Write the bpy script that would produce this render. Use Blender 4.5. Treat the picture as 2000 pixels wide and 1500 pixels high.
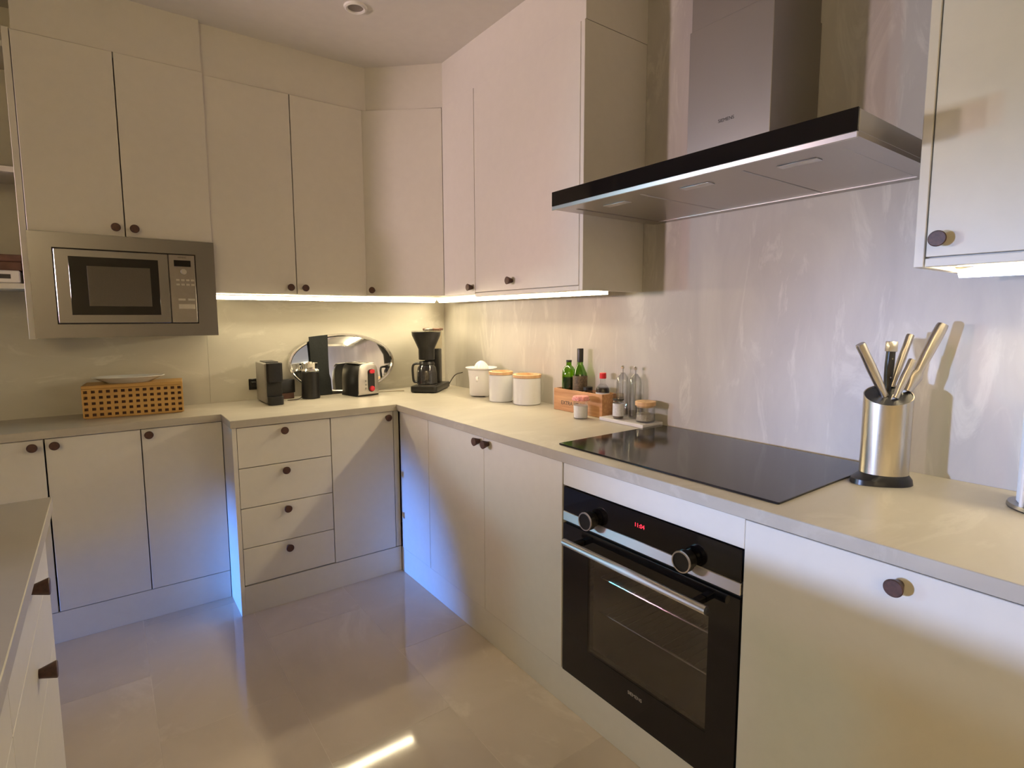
import bpy, bmesh, math, random
from mathutils import Vector, Matrix

for o in list(bpy.data.objects):
    bpy.data.objects.remove(o)
SC = bpy.context.scene
COL = SC.collection
PI = math.pi
random.seed(4)

# ------------------------------------------------------------------ camera
cam = bpy.data.cameras.new('camera')
camo = bpy.data.objects.new('camera', cam)
COL.objects.link(camo)
_a, _b, _r = math.radians(36.516), math.radians(5.907), math.radians(-0.169)
F = Vector((math.sin(_a) * math.cos(_b), math.cos(_a) * math.cos(_b), -math.sin(_b)))
R0 = Vector((math.cos(_a), -math.sin(_a), 0))
U0 = R0.cross(F)
R = math.cos(_r) * R0 + math.sin(_r) * U0
U = -math.sin(_r) * R0 + math.cos(_r) * U0
camo.matrix_world = Matrix(((R.x, U.x, -F.x, -1.689), (R.y, U.y, -F.y, -3.005), (R.z, U.z, -F.z, 1.233), (0, 0, 0, 1)))
cam.sensor_width = 36.0
cam.lens = 1081.77 / 2000 * 36.0
cam.shift_x = -4.283 / 2000
cam.shift_y = -17.317 / 2000
cam.clip_start = 0.02
SC.camera = camo

# ------------------------------------------------------------------ world, exposure, assumed and added lights
w = bpy.data.worlds.new('world')
SC.world = w
w.use_nodes = True
w.node_tree.nodes['Background'].inputs[0].default_value = (0.10, 0.085, 0.07, 1)
w.node_tree.nodes['Background'].inputs[1].default_value = 0.3
SC.view_settings.view_transform = 'Standard'
SC.view_settings.look = 'None'
SC.view_settings.gamma = 1.0
SC.view_settings.use_curve_mapping = False
SC.view_settings.exposure = 0.3

LED_STRENGTH = 60.0
LED_COLOR = (1.0, 0.85, 0.55)


def spot(name, loc, target, color, power, angle, blend, radius):
    l = bpy.data.lights.new(name, 'SPOT')
    l.color = color
    l.energy = power
    l.spot_size = math.radians(angle)
    l.spot_blend = blend
    l.shadow_soft_size = radius
    o = bpy.data.objects.new(name, l)
    COL.objects.link(o)
    o.location = loc
    o.rotation_euler = (Vector(target) - Vector(loc)).to_track_quat('-Z', 'Y').to_euler()
    return o


# assumed coloured spots without lamp bodies, left of the frame, tuned to match tints
spot('assumed_spot_pink', (-4.2, -0.28, 1.50), (-0.3, -1.35, 1.75), (1.0, 0.76, 0.80), 225, 40, 0.7, 0.10)
spot('assumed_spot_white', (-4.2, 0.50, 1.50), (-0.3, -2.95, 1.80), (0.36, 0.96, 0.98), 52, 22, 0.9, 0.09)
spot('assumed_spot_lilac', (-4.2, -1.62, 1.06), (-0.58, -2.62, 0.74), (0.44, 0.58, 1.0), 420, 28, 0.9, 0.07)
spot('assumed_spot_cyan', (-4.2, 0.98, 1.30), (-0.55, -2.0, 1.1), (0.12, 0.74, 1.0), 80, 34, 0.8, 0.10)  # assumed, like the rose one, for the coloured highlights on the steel bands
spot('assumed_spot_rose', (-4.2, 0.52, 1.30), (-0.55, -2.0, 1.1), (1.0, 0.60, 0.80), 50, 34, 0.8, 0.10)
spot('assumed_spot_blue', (-4.3, -0.465, 0.045), (-0.58, -0.52, 0.0), (0.08, 0.28, 1.0), 900, 22, 1.0, 0.03)


def area(name, loc, target, sx, sy, color, power):
    l = bpy.data.lights.new(name, 'AREA')
    l.shape = 'RECTANGLE'
    l.size = sx
    l.size_y = sy
    l.color = color
    l.energy = power
    o = bpy.data.objects.new(name, l)
    COL.objects.link(o)
    o.location = loc
    o.rotation_euler = (Vector(target) - Vector(loc)).to_track_quat('-Z', 'Y').to_euler()
    return o


# added warm fill light, unseen behind the camera: its light comes back from the ceiling
area('bounce_fill', (-3.3, -4.9, 1.85), (-3.3, -4.9, 3.0), 0.4, 0.4, (1.0, 0.80, 0.46), 70)

# ------------------------------------------------------------------ materials
M = {}


def nt(name):
    m = bpy.data.materials.new(name)
    m.use_nodes = True
    M[name] = m
    t = m.node_tree
    return m, t, t.nodes['Principled BSDF']


def plain(name, col, rough=0.5, metal=0.0, noise=0.0, scale=60.0, bump=0.0, **kw):
    m, t, p = nt(name)
    p.inputs['Base Color'].default_value = (*col, 1)
    p.inputs['Roughness'].default_value = rough
    p.inputs['Metallic'].default_value = metal
    for k, v in kw.items():
        p.inputs[k.replace('_', ' ')].default_value = v
    if noise or bump:
        tc = t.nodes.new('ShaderNodeTexCoord')
        n = t.nodes.new('ShaderNodeTexNoise')
        n.inputs['Scale'].default_value = scale
        n.inputs['Detail'].default_value = 4
        t.links.new(tc.outputs['Object'], n.inputs['Vector'])
        if noise:
            r = t.nodes.new('ShaderNodeValToRGB')
            a = tuple(max(0, c * (1 - noise)) for c in col)
            b = tuple(min(1, c * (1 + noise)) for c in col)
            r.color_ramp.elements[0].position = 0.3
            r.color_ramp.elements[1].position = 0.7
            r.color_ramp.elements[0].color = (*a, 1)
            r.color_ramp.elements[1].color = (*b, 1)
            t.links.new(n.outputs['Fac'], r.inputs['Fac'])
            t.links.new(r.outputs['Color'], p.inputs['Base Color'])
        if bump:
            b = t.nodes.new('ShaderNodeBump')
            b.inputs['Strength'].default_value = bump
            b.inputs['Distance'].default_value = 0.002
            t.links.new(n.outputs['Fac'], b.inputs['Height'])
            t.links.new(b.outputs['Normal'], p.inputs['Normal'])
    return m


def stone(name, base, dark, light, scl, rough, per_object=0.0, vein_scale=2.2, coat=0.0):
    """soft clouded limestone with lighter veins; scl stretches the pattern along an axis"""
    m, t, p = nt(name)
    tc = t.nodes.new('ShaderNodeTexCoord')
    mp = t.nodes.new('ShaderNodeMapping')
    mp.inputs['Scale'].default_value = scl
    t.links.new(tc.outputs['Object'], mp.inputs['Vector'])
    vec = mp.outputs['Vector']
    if per_object:
        oi = t.nodes.new('ShaderNodeObjectInfo')
        ml = t.nodes.new('ShaderNodeMath')
        ml.operation = 'MULTIPLY'
        ml.inputs[1].default_value = 37.0
        t.links.new(oi.outputs['Random'], ml.inputs[0])
        ad = t.nodes.new('ShaderNodeVectorMath')
        ad.operation = 'ADD'
        t.links.new(vec, ad.inputs[0])
        t.links.new(ml.outputs[0], ad.inputs[1])
        vec = ad.outputs[0]
    n1 = t.nodes.new('ShaderNodeTexNoise')
    n1.inputs['Scale'].default_value = 2.0
    n1.inputs['Detail'].default_value = 6
    n1.inputs['Roughness'].default_value = 0.6
    n1.inputs['Distortion'].default_value = 0.6
    t.links.new(vec, n1.inputs['Vector'])
    r1 = t.nodes.new('ShaderNodeValToRGB')
    r1.color_ramp.elements[0].position = 0.33
    r1.color_ramp.elements[0].color = (*dark, 1)
    r1.color_ramp.elements[1].position = 0.68
    r1.color_ramp.elements[1].color = (*base, 1)
    t.links.new(n1.outputs['Fac'], r1.inputs['Fac'])
    n2 = t.nodes.new('ShaderNodeTexNoise')
    n2.inputs['Scale'].default_value = vein_scale
    n2.inputs['Detail'].default_value = 8
    n2.inputs['Roughness'].default_value = 0.65
    n2.inputs['Distortion'].default_value = 1.4
    t.links.new(vec, n2.inputs['Vector'])
    r2 = t.nodes.new('ShaderNodeValToRGB')
    e = r2.color_ramp.elements
    e[0].position = 0.55
    e[0].color = (0, 0, 0, 1)
    e[1].position = 0.64
    e[1].color = (1, 1, 1, 1)
    k = e.new(0.72)
    k.color = (0, 0, 0, 1)
    t.links.new(n2.outputs['Fac'], r2.inputs['Fac'])
    sc = t.nodes.new('ShaderNodeMath')
    sc.operation = 'MULTIPLY'
    sc.inputs[1].default_value = 0.6
    t.links.new(r2.outputs['Color'], sc.inputs[0])
    mx = t.nodes.new('ShaderNodeMix')
    mx.data_type = 'RGBA'
    t.links.new(sc.outputs[0], mx.inputs['Factor'])
    t.links.new(r1.outputs['Color'], mx.inputs['A'])
    mx.inputs['B'].default_value = (*light, 1)
    out = mx.outputs['Result']
    if per_object:
        hs = t.nodes.new('ShaderNodeHueSaturation')
        mr = t.nodes.new('ShaderNodeMapRange')
        mr.inputs['To Min'].default_value = 1 - per_object
        mr.inputs['To Max'].default_value = 1 + per_object
        t.links.new(oi.outputs['Random'], mr.inputs['Value'])
        t.links.new(mr.outputs[0], hs.inputs['Value'])
        t.links.new(out, hs.inputs['Color'])
        out = hs.outputs['Color']
    t.links.new(out, p.inputs['Base Color'])
    p.inputs['Roughness'].default_value = rough
    p.inputs['Coat Weight'].default_value = coat
    p.inputs['Coat Roughness'].default_value = 0.05
    return m


def wood(name, c1, c2, scale=(3, 40, 40), rough=0.5):
    m, t, p = nt(name)
    tc = t.nodes.new('ShaderNodeTexCoord')
    mp = t.nodes.new('ShaderNodeMapping')
    mp.inputs['Scale'].default_value = scale
    n = t.nodes.new('ShaderNodeTexNoise')
    n.inputs['Scale'].default_value = 2.0
    n.inputs['Detail'].default_value = 5
    r = t.nodes.new('ShaderNodeValToRGB')
    r.color_ramp.elements[0].position = 0.35
    r.color_ramp.elements[0].color = (*c1, 1)
    r.color_ramp.elements[1].position = 0.65
    r.color_ramp.elements[1].color = (*c2, 1)
    t.links.new(tc.outputs['Object'], mp.inputs['Vector'])
    t.links.new(mp.outputs['Vector'], n.inputs['Vector'])
    t.links.new(n.outputs['Fac'], r.inputs['Fac'])
    t.links.new(r.outputs['Color'], p.inputs['Base Color'])
    p.inputs['Roughness'].default_value = rough
    return m


def brushed(name, col, rough, scale, aniso=0.0):
    m, t, p = nt(name)
    p.inputs['Metallic'].default_value = 1.0
    p.inputs['Base Color'].default_value = (*col, 1)
    tc = t.nodes.new('ShaderNodeTexCoord')
    mp = t.nodes.new('ShaderNodeMapping')
    mp.inputs['Scale'].default_value = scale
    n = t.nodes.new('ShaderNodeTexNoise')
    n.inputs['Scale'].default_value = 3
    n.inputs['Detail'].default_value = 3
    mr = t.nodes.new('ShaderNodeMapRange')
    mr.inputs['To Min'].default_value = rough * 0.95
    mr.inputs['To Max'].default_value = rough * 1.05
    t.links.new(tc.outputs['Object'], mp.inputs['Vector'])
    t.links.new(mp.outputs['Vector'], n.inputs['Vector'])
    t.links.new(n.outputs['Fac'], mr.inputs['Value'])
    t.links.new(mr.outputs[0], p.inputs['Roughness'])
    if aniso:
        tg = t.nodes.new('ShaderNodeTangent')
        tg.direction_type = 'RADIAL'
        tg.axis = 'Z'
        t.links.new(tg.outputs[0], p.inputs['Tangent'])
        p.inputs['Anisotropic'].default_value = aniso
        p.inputs['Anisotropic Rotation'].default_value = 0.25
    return m


def glassy(name, col, rough=0.02, alpha=0.25):
    """thin clear glass: mostly see-through with a glossy coat"""
    m, t, p = nt(name)
    out = t.nodes['Material Output']
    tr = t.nodes.new('ShaderNodeBsdfTransparent')
    tr.inputs['Color'].default_value = (*col, 1)
    gl = t.nodes.new('ShaderNodeBsdfGlossy')
    gl.inputs['Roughness'].default_value = rough
    fr = t.nodes.new('ShaderNodeFresnel')
    fr.inputs['IOR'].default_value = 1.5
    ad = t.nodes.new('ShaderNodeMath')
    ad.operation = 'MULTIPLY_ADD'
    ad.inputs[1].default_value = 0.9
    ad.inputs[2].default_value = alpha * 0.12
    mn = t.nodes.new('ShaderNodeMath')
    mn.operation = 'MINIMUM'
    mn.inputs[1].default_value = 0.30
    t.links.new(ad.outputs[0], mn.inputs[0])
    t.links.new(fr.outputs[0], ad.inputs[0])
    mx = t.nodes.new('ShaderNodeMixShader')
    t.links.new(mn.outputs[0], mx.inputs[0])
    t.links.new(tr.outputs[0], mx.inputs[1])
    t.links.new(gl.outputs[0], mx.inputs[2])
    t.links.new(mx.outputs[0], out.inputs['Surface'])
    t.nodes.remove(p)
    return m


def emit(name, col, strength):
    m, t, p = nt(name)
    p.inputs['Base Color'].default_value = (*col, 1)
    p.inputs['Emission Color'].default_value = (*col, 1)
    p.inputs['Emission Strength'].default_value = strength
    return m


plain('cabinet', (0.70, 0.665, 0.60), 0.42, noise=0.015, scale=30, bump=0.02)
plain('carcass', (0.64, 0.61, 0.55), 0.5, noise=0.02, scale=30)
plain('plaster', (0.66, 0.62, 0.55), 0.75, noise=0.02, scale=25, bump=0.05)
plain('ceiling_paint', (0.72, 0.69, 0.64), 0.8, noise=0.02, scale=20, bump=0.05)
plain('gap', (0.10, 0.08, 0.06), 0.8, noise=0.1)
plain('white_trim', (0.8, 0.78, 0.74), 0.4, noise=0.01)
plain('grout', (0.72, 0.64, 0.55), 0.6, noise=0.08, scale=80)
stone('worktop_stone', (0.49, 0.45, 0.38), (0.43, 0.39, 0.33), (0.55, 0.51, 0.44), (1.2, 3.0, 3.0), 0.38)
stone('worktop_stone_y', (0.49, 0.45, 0.38), (0.43, 0.39, 0.33), (0.55, 0.51, 0.44), (3.0, 1.2, 3.0), 0.38)
stone('slab_back', (0.60, 0.57, 0.50), (0.53, 0.50, 0.43), (0.72, 0.69, 0.61), (1.0, 1.0, 2.6), 0.50, vein_scale=2.6)
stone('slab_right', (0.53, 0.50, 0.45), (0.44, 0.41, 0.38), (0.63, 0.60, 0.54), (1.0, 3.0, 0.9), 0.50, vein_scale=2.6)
stone('floor_tile', (0.68, 0.59, 0.50), (0.60, 0.52, 0.44), (0.76, 0.68, 0.59), (1.4, 1.0, 1.0), 0.065, per_object=0.09, vein_scale=1.6)
plain('knob_wood', (0.070, 0.028, 0.018), 0.45, noise=0.35, scale=120)
brushed('steel', (0.62, 0.58, 0.54), 0.30, (1, 1, 60))
brushed('steel_microwave', (0.28, 0.275, 0.295), 0.22, (1, 1, 60))
brushed('steel_hood', (0.50, 0.47, 0.44), 0.36, (1, 60, 1))
brushed('steel_dark', (0.36, 0.34, 0.32), 0.33, (1, 60, 1))
brushed('steel_strip', (0.72, 0.70, 0.70), 0.48, (1, 1, 80), 0.9)
brushed('chrome', (0.80, 0.79, 0.78), 0.12, (20, 20, 20))
brushed('steel_gold', (0.66, 0.60, 0.50), 0.28, (60, 60, 1))
plain('black_glass', (0.006, 0.005, 0.006), 0.06, noise=0.1, scale=10)
plain('hob_glass', (0.010, 0.008, 0.009), 0.10, noise=0.1, scale=10)
plain('hob_mark', (0.16, 0.15, 0.15), 0.3, noise=0.05)
plain('black_plastic', (0.012, 0.011, 0.011), 0.32, noise=0.2, scale=90)
plain('black_matte', (0.015, 0.013, 0.012), 0.6, noise=0.2, scale=90)
plain('grey_plastic', (0.30, 0.28, 0.25), 0.4, noise=0.04)
plain('dark_grey', (0.05, 0.055, 0.055), 0.5, noise=0.1)
plain('charcoal_cloth', (0.045, 0.05, 0.05), 0.8, noise=0.15, scale=200, bump=0.2)
plain('oven_cavity', (0.09, 0.085, 0.08), 0.4, noise=0.1)
plain('microwave_screen', (0.10, 0.085, 0.07), 0.25, noise=0.06, scale=300)
plain('panel_grey', (0.30, 0.27, 0.245), 0.35, 0.7, noise=0.03)
plain('button_grey', (0.52, 0.48, 0.43), 0.35, 0.4, noise=0.03)
plain('print_dark', (0.05, 0.045, 0.04), 0.6, noise=0.1)
plain('print_grey', (0.34, 0.33, 0.31), 0.4, noise=0.05)
plain('white_plastic', (0.80, 0.78, 0.78), 0.28, noise=0.01)
plain('ceramic', (0.74, 0.76, 0.78), 0.10, noise=0.01, Coat_Weight=0.5)
plain('red_plastic', (0.62, 0.02, 0.03), 0.3, noise=0.1)
plain('red_button', (0.65, 0.03, 0.05), 0.25, noise=0.1, Emission_Color=(1, 0.05, 0.06, 1), Emission_Strength=0.03)
plain('pink_gingham', (0.72, 0.30, 0.27), 0.6, noise=0.35, scale=160)
plain('jar_filling', (0.80, 0.78, 0.76), 0.7, noise=0.04, scale=120)
plain('paper', (0.80, 0.84, 0.90), 0.85, noise=0.02, scale=150, bump=0.1)
plain('label_white', (0.62, 0.62, 0.66), 0.6, noise=0.1, scale=140)
plain('label_dark', (0.10, 0.07, 0.04), 0.6, noise=0.5, scale=120)
plain('label_gold', (0.50, 0.40, 0.18), 0.5, noise=0.2, scale=120)
plain('leaf_green', (0.05, 0.25, 0.16), 0.6, noise=0.2)
plain('soy_sauce', (0.016, 0.006, 0.005), 0.15, noise=0.2)
plain('dark_oil', (0.022, 0.040, 0.008), 0.12, noise=0.2)
plain('marble', (0.72, 0.69, 0.68), 0.25, noise=0.06, scale=14)
plain('brown_box', (0.14, 0.065, 0.045), 0.6, noise=0.2, scale=30)
plain('mirror', (0.86, 0.88, 0.88), 0.03, 1.0, noise=0.005)
plain('cord', (0.05, 0.035, 0.025), 0.5, noise=0.1)
plain('cord_pale', (0.34, 0.28, 0.20), 0.5, noise=0.1)
plain('spice', (0.15, 0.11, 0.08), 0.8, noise=0.4, scale=300)
plain('oats', (0.45, 0.40, 0.33), 0.9, noise=0.2, scale=200)
plain('lamp_inner', (0.25, 0.22, 0.2), 0.3, noise=0.05)
plain('blue_grey', (0.13, 0.15, 0.28), 0.3, noise=0.1)
wood('bamboo', (0.50, 0.28, 0.08), (0.56, 0.33, 0.10), (3, 3, 3))
wood('lid_wood', (0.60, 0.36, 0.18), (0.72, 0.47, 0.26), (20, 20, 4))
wood('crate_wood', (0.46, 0.22, 0.09), (0.62, 0.34, 0.16), (40, 3, 40))
glassy('clear_glass', (0.95, 0.96, 0.96))
glassy('oven_window', (0.74, 0.72, 0.70), 0.05)
glassy('green_glass', (0.36, 0.62, 0.05), 0.03, 0.5)
glassy('smoked_glass', (0.55, 0.55, 0.58), 0.03, 0.5)
glassy('acrylic', (0.90, 0.86, 0.78), 0.05)
emit('led', LED_COLOR, LED_STRENGTH)
emit('display_red', (1.0, 0.03, 0.06), 1.6)

# ------------------------------------------------------------------ mesh helpers


def BM():
    return bmesh.new()


def bx(bm, x0, x1, y0, y1, z0, z1, bev=0.0, seg=1):
    x0, x1 = min(x0, x1), max(x0, x1)
    y0, y1 = min(y0, y1), max(y0, y1)
    z0, z1 = min(z0, z1), max(z0, z1)
    t = bmesh.new()
    vs = [t.verts.new(c) for c in ((x0, y0, z0), (x1, y0, z0), (x1, y1, z0), (x0, y1, z0), (x0, y0, z1), (x1, y0, z1), (x1, y1, z1), (x0, y1, z1))]
    for f in ((0, 3, 2, 1), (4, 5, 6, 7), (0, 1, 5, 4), (1, 2, 6, 5), (2, 3, 7, 6), (3, 0, 4, 7)):
        t.faces.new([vs[i] for i in f])
    if bev > 0:
        bmesh.ops.bevel(t, geom=list(t.edges), offset=bev, segments=seg, profile=0.5, affect='EDGES')
    merge(bm, t)
    return bm


def merge(bm, t, mat=None):
    if mat is not None:
        bmesh.ops.transform(t, matrix=mat, verts=list(t.verts))
    me = bpy.data.meshes.new('tmp')
    t.to_mesh(me)
    t.free()
    bm.from_mesh(me)
    bpy.data.meshes.remove(me)


def prism(bm, poly, z0, z1, bev=0.0, seg=1):
    """poly: counter-clockwise (x, y) outline"""
    t = bmesh.new()
    a = [t.verts.new((x, y, z0)) for x, y in poly]
    b = [t.verts.new((x, y, z1)) for x, y in poly]
    n = len(poly)
    t.faces.new(list(reversed(a)))
    t.faces.new(b)
    for i in range(n):
        j = (i + 1) % n
        t.faces.new((a[i], a[j], b[j], b[i]))
    bmesh.ops.recalc_face_normals(t, faces=list(t.faces))
    if bev > 0:
        bmesh.ops.bevel(t, geom=list(t.edges), offset=bev, segments=seg, profile=0.5, affect='EDGES')
    merge(bm, t)
    return bm


def lathe(bm, prof, seg=32, mat=None, sx=1.0, sy=1.0):
    """prof: (radius, z) from bottom to top; ends are closed when radius is 0"""
    t = bmesh.new()
    rings = []
    for r, z in prof:
        if r < 1e-6:
            rings.append([t.verts.new((0, 0, z))])
        else:
            rings.append([t.verts.new((sx * r * math.cos(2 * PI * i / seg), sy * r * math.sin(2 * PI * i / seg), z)) for i in range(seg)])
    for p, q in zip(rings, rings[1:]):
        for i in range(seg):
            j = (i + 1) % seg
            if len(p) == 1 and len(q) == 1:
                continue
            if len(p) == 1:
                t.faces.new((p[0], q[j], q[i]))
            elif len(q) == 1:
                t.faces.new((p[i], p[j], q[0]))
            else:
                t.faces.new((p[i], p[j], q[j], q[i]))
    bmesh.ops.recalc_face_normals(t, faces=list(t.faces))
    merge(bm, t, mat)
    return bm


def tube(bm, pts, r, seg=10, closed=False):
    pts = [Vector(p) for p in pts]
    t = bmesh.new()
    rings = []
    n = len(pts)
    up = None
    for i, p in enumerate(pts):
        if closed:
            d = pts[(i + 1) % n] - pts[i - 1]
        else:
            d = pts[min(i + 1, n - 1)] - pts[max(i - 1, 0)]
        d.normalize()
        if up is None:
            up = Vector((0, 0, 1)) if abs(d.z) < 0.9 else Vector((1, 0, 0))
        s = d.cross(up).normalized()
        up = s.cross(d).normalized()
        rr = r[i] if isinstance(r, (list, tuple)) else r
        rings.append([t.verts.new(p + rr * (math.cos(2 * PI * k / seg) * s + math.sin(2 * PI * k / seg) * up)) for k in range(seg)])
    pairs = list(zip(rings, rings[1:])) + ([(rings[-1], rings[0])] if closed else [])
    for a, b in pairs:
        for k in range(seg):
            l = (k + 1) % seg
            t.faces.new((a[k], a[l], b[l], b[k]))
    if not closed:
        t.faces.new(list(reversed(rings[0])))
        t.faces.new(rings[-1])
    bmesh.ops.recalc_face_normals(t, faces=list(t.faces))
    merge(bm, t)
    return bm


def curve_pts(ctrl, n=8):
    """Catmull-Rom through the control points"""
    c = [Vector(p) for p in ctrl]
    c = [c[0] * 2 - c[1]] + c + [c[-1] * 2 - c[-2]]
    out = []
    for i in range(1, len(c) - 2):
        for k in range(n):
            s = k / n
            a, b, d, e = c[i - 1], c[i], c[i + 1], c[i + 2]
            out.append(0.5 * ((2 * b) + (d - a) * s + (2 * a - 5 * b + 4 * d - e) * s * s + (3 * b - a - 3 * d + e) * s ** 3))
    out.append(c[-2])
    return out


def ell(cx, cy, a, b, n=48):
    return [(cx + a * math.cos(2 * PI * i / n), cy + b * math.sin(2 * PI * i / n)) for i in range(n)]


def rrect(x0, x1, y0, y1, r, n=6):
    out = []
    for cx, cy, a0 in ((x1 - r, y1 - r, 0), (x0 + r, y1 - r, 90), (x0 + r, y0 + r, 180), (x1 - r, y0 + r, 270)):
        for k in range(n + 1):
            a = math.radians(a0 + 90 * k / n)
            out.append((cx + r * math.cos(a), cy + r * math.sin(a)))
    return out


def mesh_of(name, bm, mat, smooth=True):
    me = bpy.data.meshes.new(name)
    bm.to_mesh(me)
    bm.free()
    me.materials.append(M[mat] if isinstance(mat, str) else mat)
    if smooth:
        for p in me.polygons:
            p.use_smooth = True
        me.set_sharp_from_angle(angle=math.radians(35))
    return me


def obj(name, bm, mat, parent=None, loc=None, rot=None, world=False, label=None, smooth=True):
    """one mesh object; world=True: the bmesh is in world coordinates and the parent is an unrotated Empty chain"""
    me = bm if isinstance(bm, bpy.types.Mesh) else mesh_of(name, bm, mat, smooth)
    o = bpy.data.objects.new(name, me)
    COL.objects.link(o)
    if parent is not None:
        o.parent = parent
    if world and parent is not None:
        off = Vector((0, 0, 0))
        p = parent
        while p is not None:
            off += p.location
            p = p.parent
        o.location = -off
    if loc is not None:
        o.location = loc
    if rot is not None:
        o.rotation_euler = rot
    if label:
        o['label'] = label
    return o


def tag(o, label, cat, group=None):
    o['label'] = label
    o['category'] = cat
    if group:
        o['group'] = group
    return o


def thing(name, label, cat, loc=(0, 0, 0), rotz=0.0, group=None):
    o = bpy.data.objects.new(name, None)
    o.empty_display_size = 0.05
    COL.objects.link(o)
    o.location = loc
    o.rotation_euler = (0, 0, rotz)
    return tag(o, label, cat, group)


def struct(name, bm, mat, label, cat, smooth=True):
    o = obj(name, bm, mat, smooth=smooth)
    o['kind'] = 'structure'
    return tag(o, label, cat)


def text_bm(s, size, mat):
    """flat lettering as a thin mesh in the local XY plane"""
    c = bpy.data.curves.new('txt', 'FONT')
    c.body = s
    c.size = size
    c.extrude = 0.0002
    c.align_x = 'CENTER'
    c.align_y = 'CENTER'
    o = bpy.data.objects.new('txt', c)
    COL.objects.link(o)
    dg = bpy.context.evaluated_depsgraph_get()
    me = bpy.data.meshes.new_from_object(o.evaluated_get(dg))
    bpy.data.objects.remove(o)
    bpy.data.curves.remove(c)
    me.materials.clear()
    me.materials.append(M[mat])
    return me


FACE_X = (PI / 2, 0, -PI / 2)     # lettering on a face that looks toward -x

# ------------------------------------------------------------------ dimensions
HC = 0.826          # worktop height
ZD = 0.794          # top of base doors
ZP = 0.124          # bottom of base doors / top of plinth
XR, YB, YB2, XJ = -0.590, -0.581, -0.371, -1.305
XF, YF, YF2 = -0.580, -0.571, -0.361
ZUB, ZUT, ZC = 1.345, 2.238, 2.442
XU, YU = -0.315, -0.308
T = 0.019           # door thickness
G = 0.0018          # half gap between doors

# ------------------------------------------------------------------ room shell
wb = struct('wall_back', bx(BM(), -2.26, 0.20, 0.02, 0.16, 0, ZC), 'plaster', 'plastered back wall behind the microwave and coffee maker', 'wall')
wr = struct('wall_right', bx(BM(), 0.02, 0.16, -6.0, 0.02, 0, ZC), 'plaster', 'plastered wall behind the hob and range hood', 'wall')
struct('wall_left', bx(BM(), -4.76, -4.6, -6.0, 2.0, 0, ZC), 'plaster', 'far wall of the room on the left', 'wall')
struct('wall_rear', bx(BM(), -4.76, 0.16, -6.16, -6.0, 0, ZC), 'plaster', 'wall of the room behind the viewer', 'wall')
struct('wall_passage', bx(BM(), -4.76, -2.1, 2.0, 2.16, 0, ZC), 'plaster', 'end wall of the passage on the left', 'wall')
struct('wall_return', bx(BM(), -2.26, -2.1, 0.16, 2.0, 0, ZC), 'plaster', 'side wall of the passage beyond the shelves', 'wall')
struct('ceiling', bx(BM(), -4.76, 0.16, -6.16, 2.16, ZC, ZC + 0.12), 'ceiling_paint', 'plain off-white ceiling with a recessed spotlight', 'ceiling')
fl = struct('floor', bx(BM(), -4.76, 0.16, -6.16, 2.16, -0.06, -0.0004), 'grout', 'polished beige stone tile floor', 'floor')

# floor tiles: columns along y, running bond
TW, TL = 0.378, 0.756
tile_me = mesh_of('tile', bx(BM(), 0.0008, TW - 0.0008, 0.0008, TL - 0.0008, -0.0004, 0.0), 'floor_tile', smooth=False)
ci = 0
x = -0.875 + TW * 2
while x > -4.6:
    off = -1.558 if ci % 2 == 1 else -1.180
    y = off - TL * 6
    while y < 0.7:
        if not (x > 0 or y > 0.0):
            obj('tile', tile_me, None, fl, loc=(x, y, 0))
        y += TL
    x -= TW
    ci += 1

# stone splashback slabs on the walls
for a, b in ((-2.26, -1.2904), (-1.2896, 0.0038)):
    obj('splashback_slab', bx(BM(), a, b, 0.004, 0.020, HC - 0.03, 1.40), 'slab_back', wb)
obj('splashback_slab', bx(BM(), 0.004, 0.020, -4.20, 0.004, HC - 0.03, ZC), 'slab_right', wr)

# soffits above the wall cabinets
struct('trim_1', prism(BM(), [(0.02, 0.02), (-1.296, 0.02), (-1.296, -0.297), (-0.586, -0.297), (-0.309, -0.568), (-0.309, -1.556), (0.02, -1.556)][::-1], ZUT + 0.002, ZC),
       'cabinet', 'painted filler panel between corner wall cabinets and ceiling', 'soffit')
struct('trim_2', bx(BM(), -1.880, -1.2965, -0.322, 0.02, ZUT + 0.002, ZC), 'cabinet', 'painted filler panel between microwave cabinet and ceiling', 'soffit')
struct('trim_3', bx(BM(), -0.309, 0.02, -4.0, -2.556, ZUT + 0.002, ZC), 'cabinet', 'painted filler panel above the wall cabinet right of the hood', 'soffit')

# plinths
struct('baseboard_right', bx(BM(), XF + 0.003, XF + 0.020, -4.0, YF - 0.003, 0, ZP - 0.003, 0.001), 'cabinet', 'off-white plinth under the hob-side cabinets', 'plinth')
struct('baseboard_back', bx(BM(), XJ + 0.007, XF + 0.003, YF + 0.002, YF + 0.020, 0, ZP - 0.003, 0.001), 'cabinet', 'off-white plinth under the four-drawer unit', 'plinth')
struct('baseboard_left', bx(BM(), -2.24, XJ + 0.003, YF2 + 0.002, YF2 + 0.020, 0, ZP - 0.003, 0.001), 'cabinet', 'off-white plinth under the recessed cabinets on the left', 'plinth')

# recessed ceiling spot
dl = thing('ceiling_spotlight', 'small round white recessed ceiling spotlight, unlit', 'spotlight', (-0.815, -0.79, ZC))
b = BM()
lathe(b, [(0.030, -0.001), (0.030, -0.006), (0.036, -0.009), (0.043, -0.006), (0.045, 0.0)], 36)
obj('ring', b, 'white_trim', dl)
obj('lens', lathe(BM(), [(0, -0.002), (0.030, -0.002), (0.030, -0.0005), (0, -0.0005)], 32), 'lamp_inner', dl)

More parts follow.
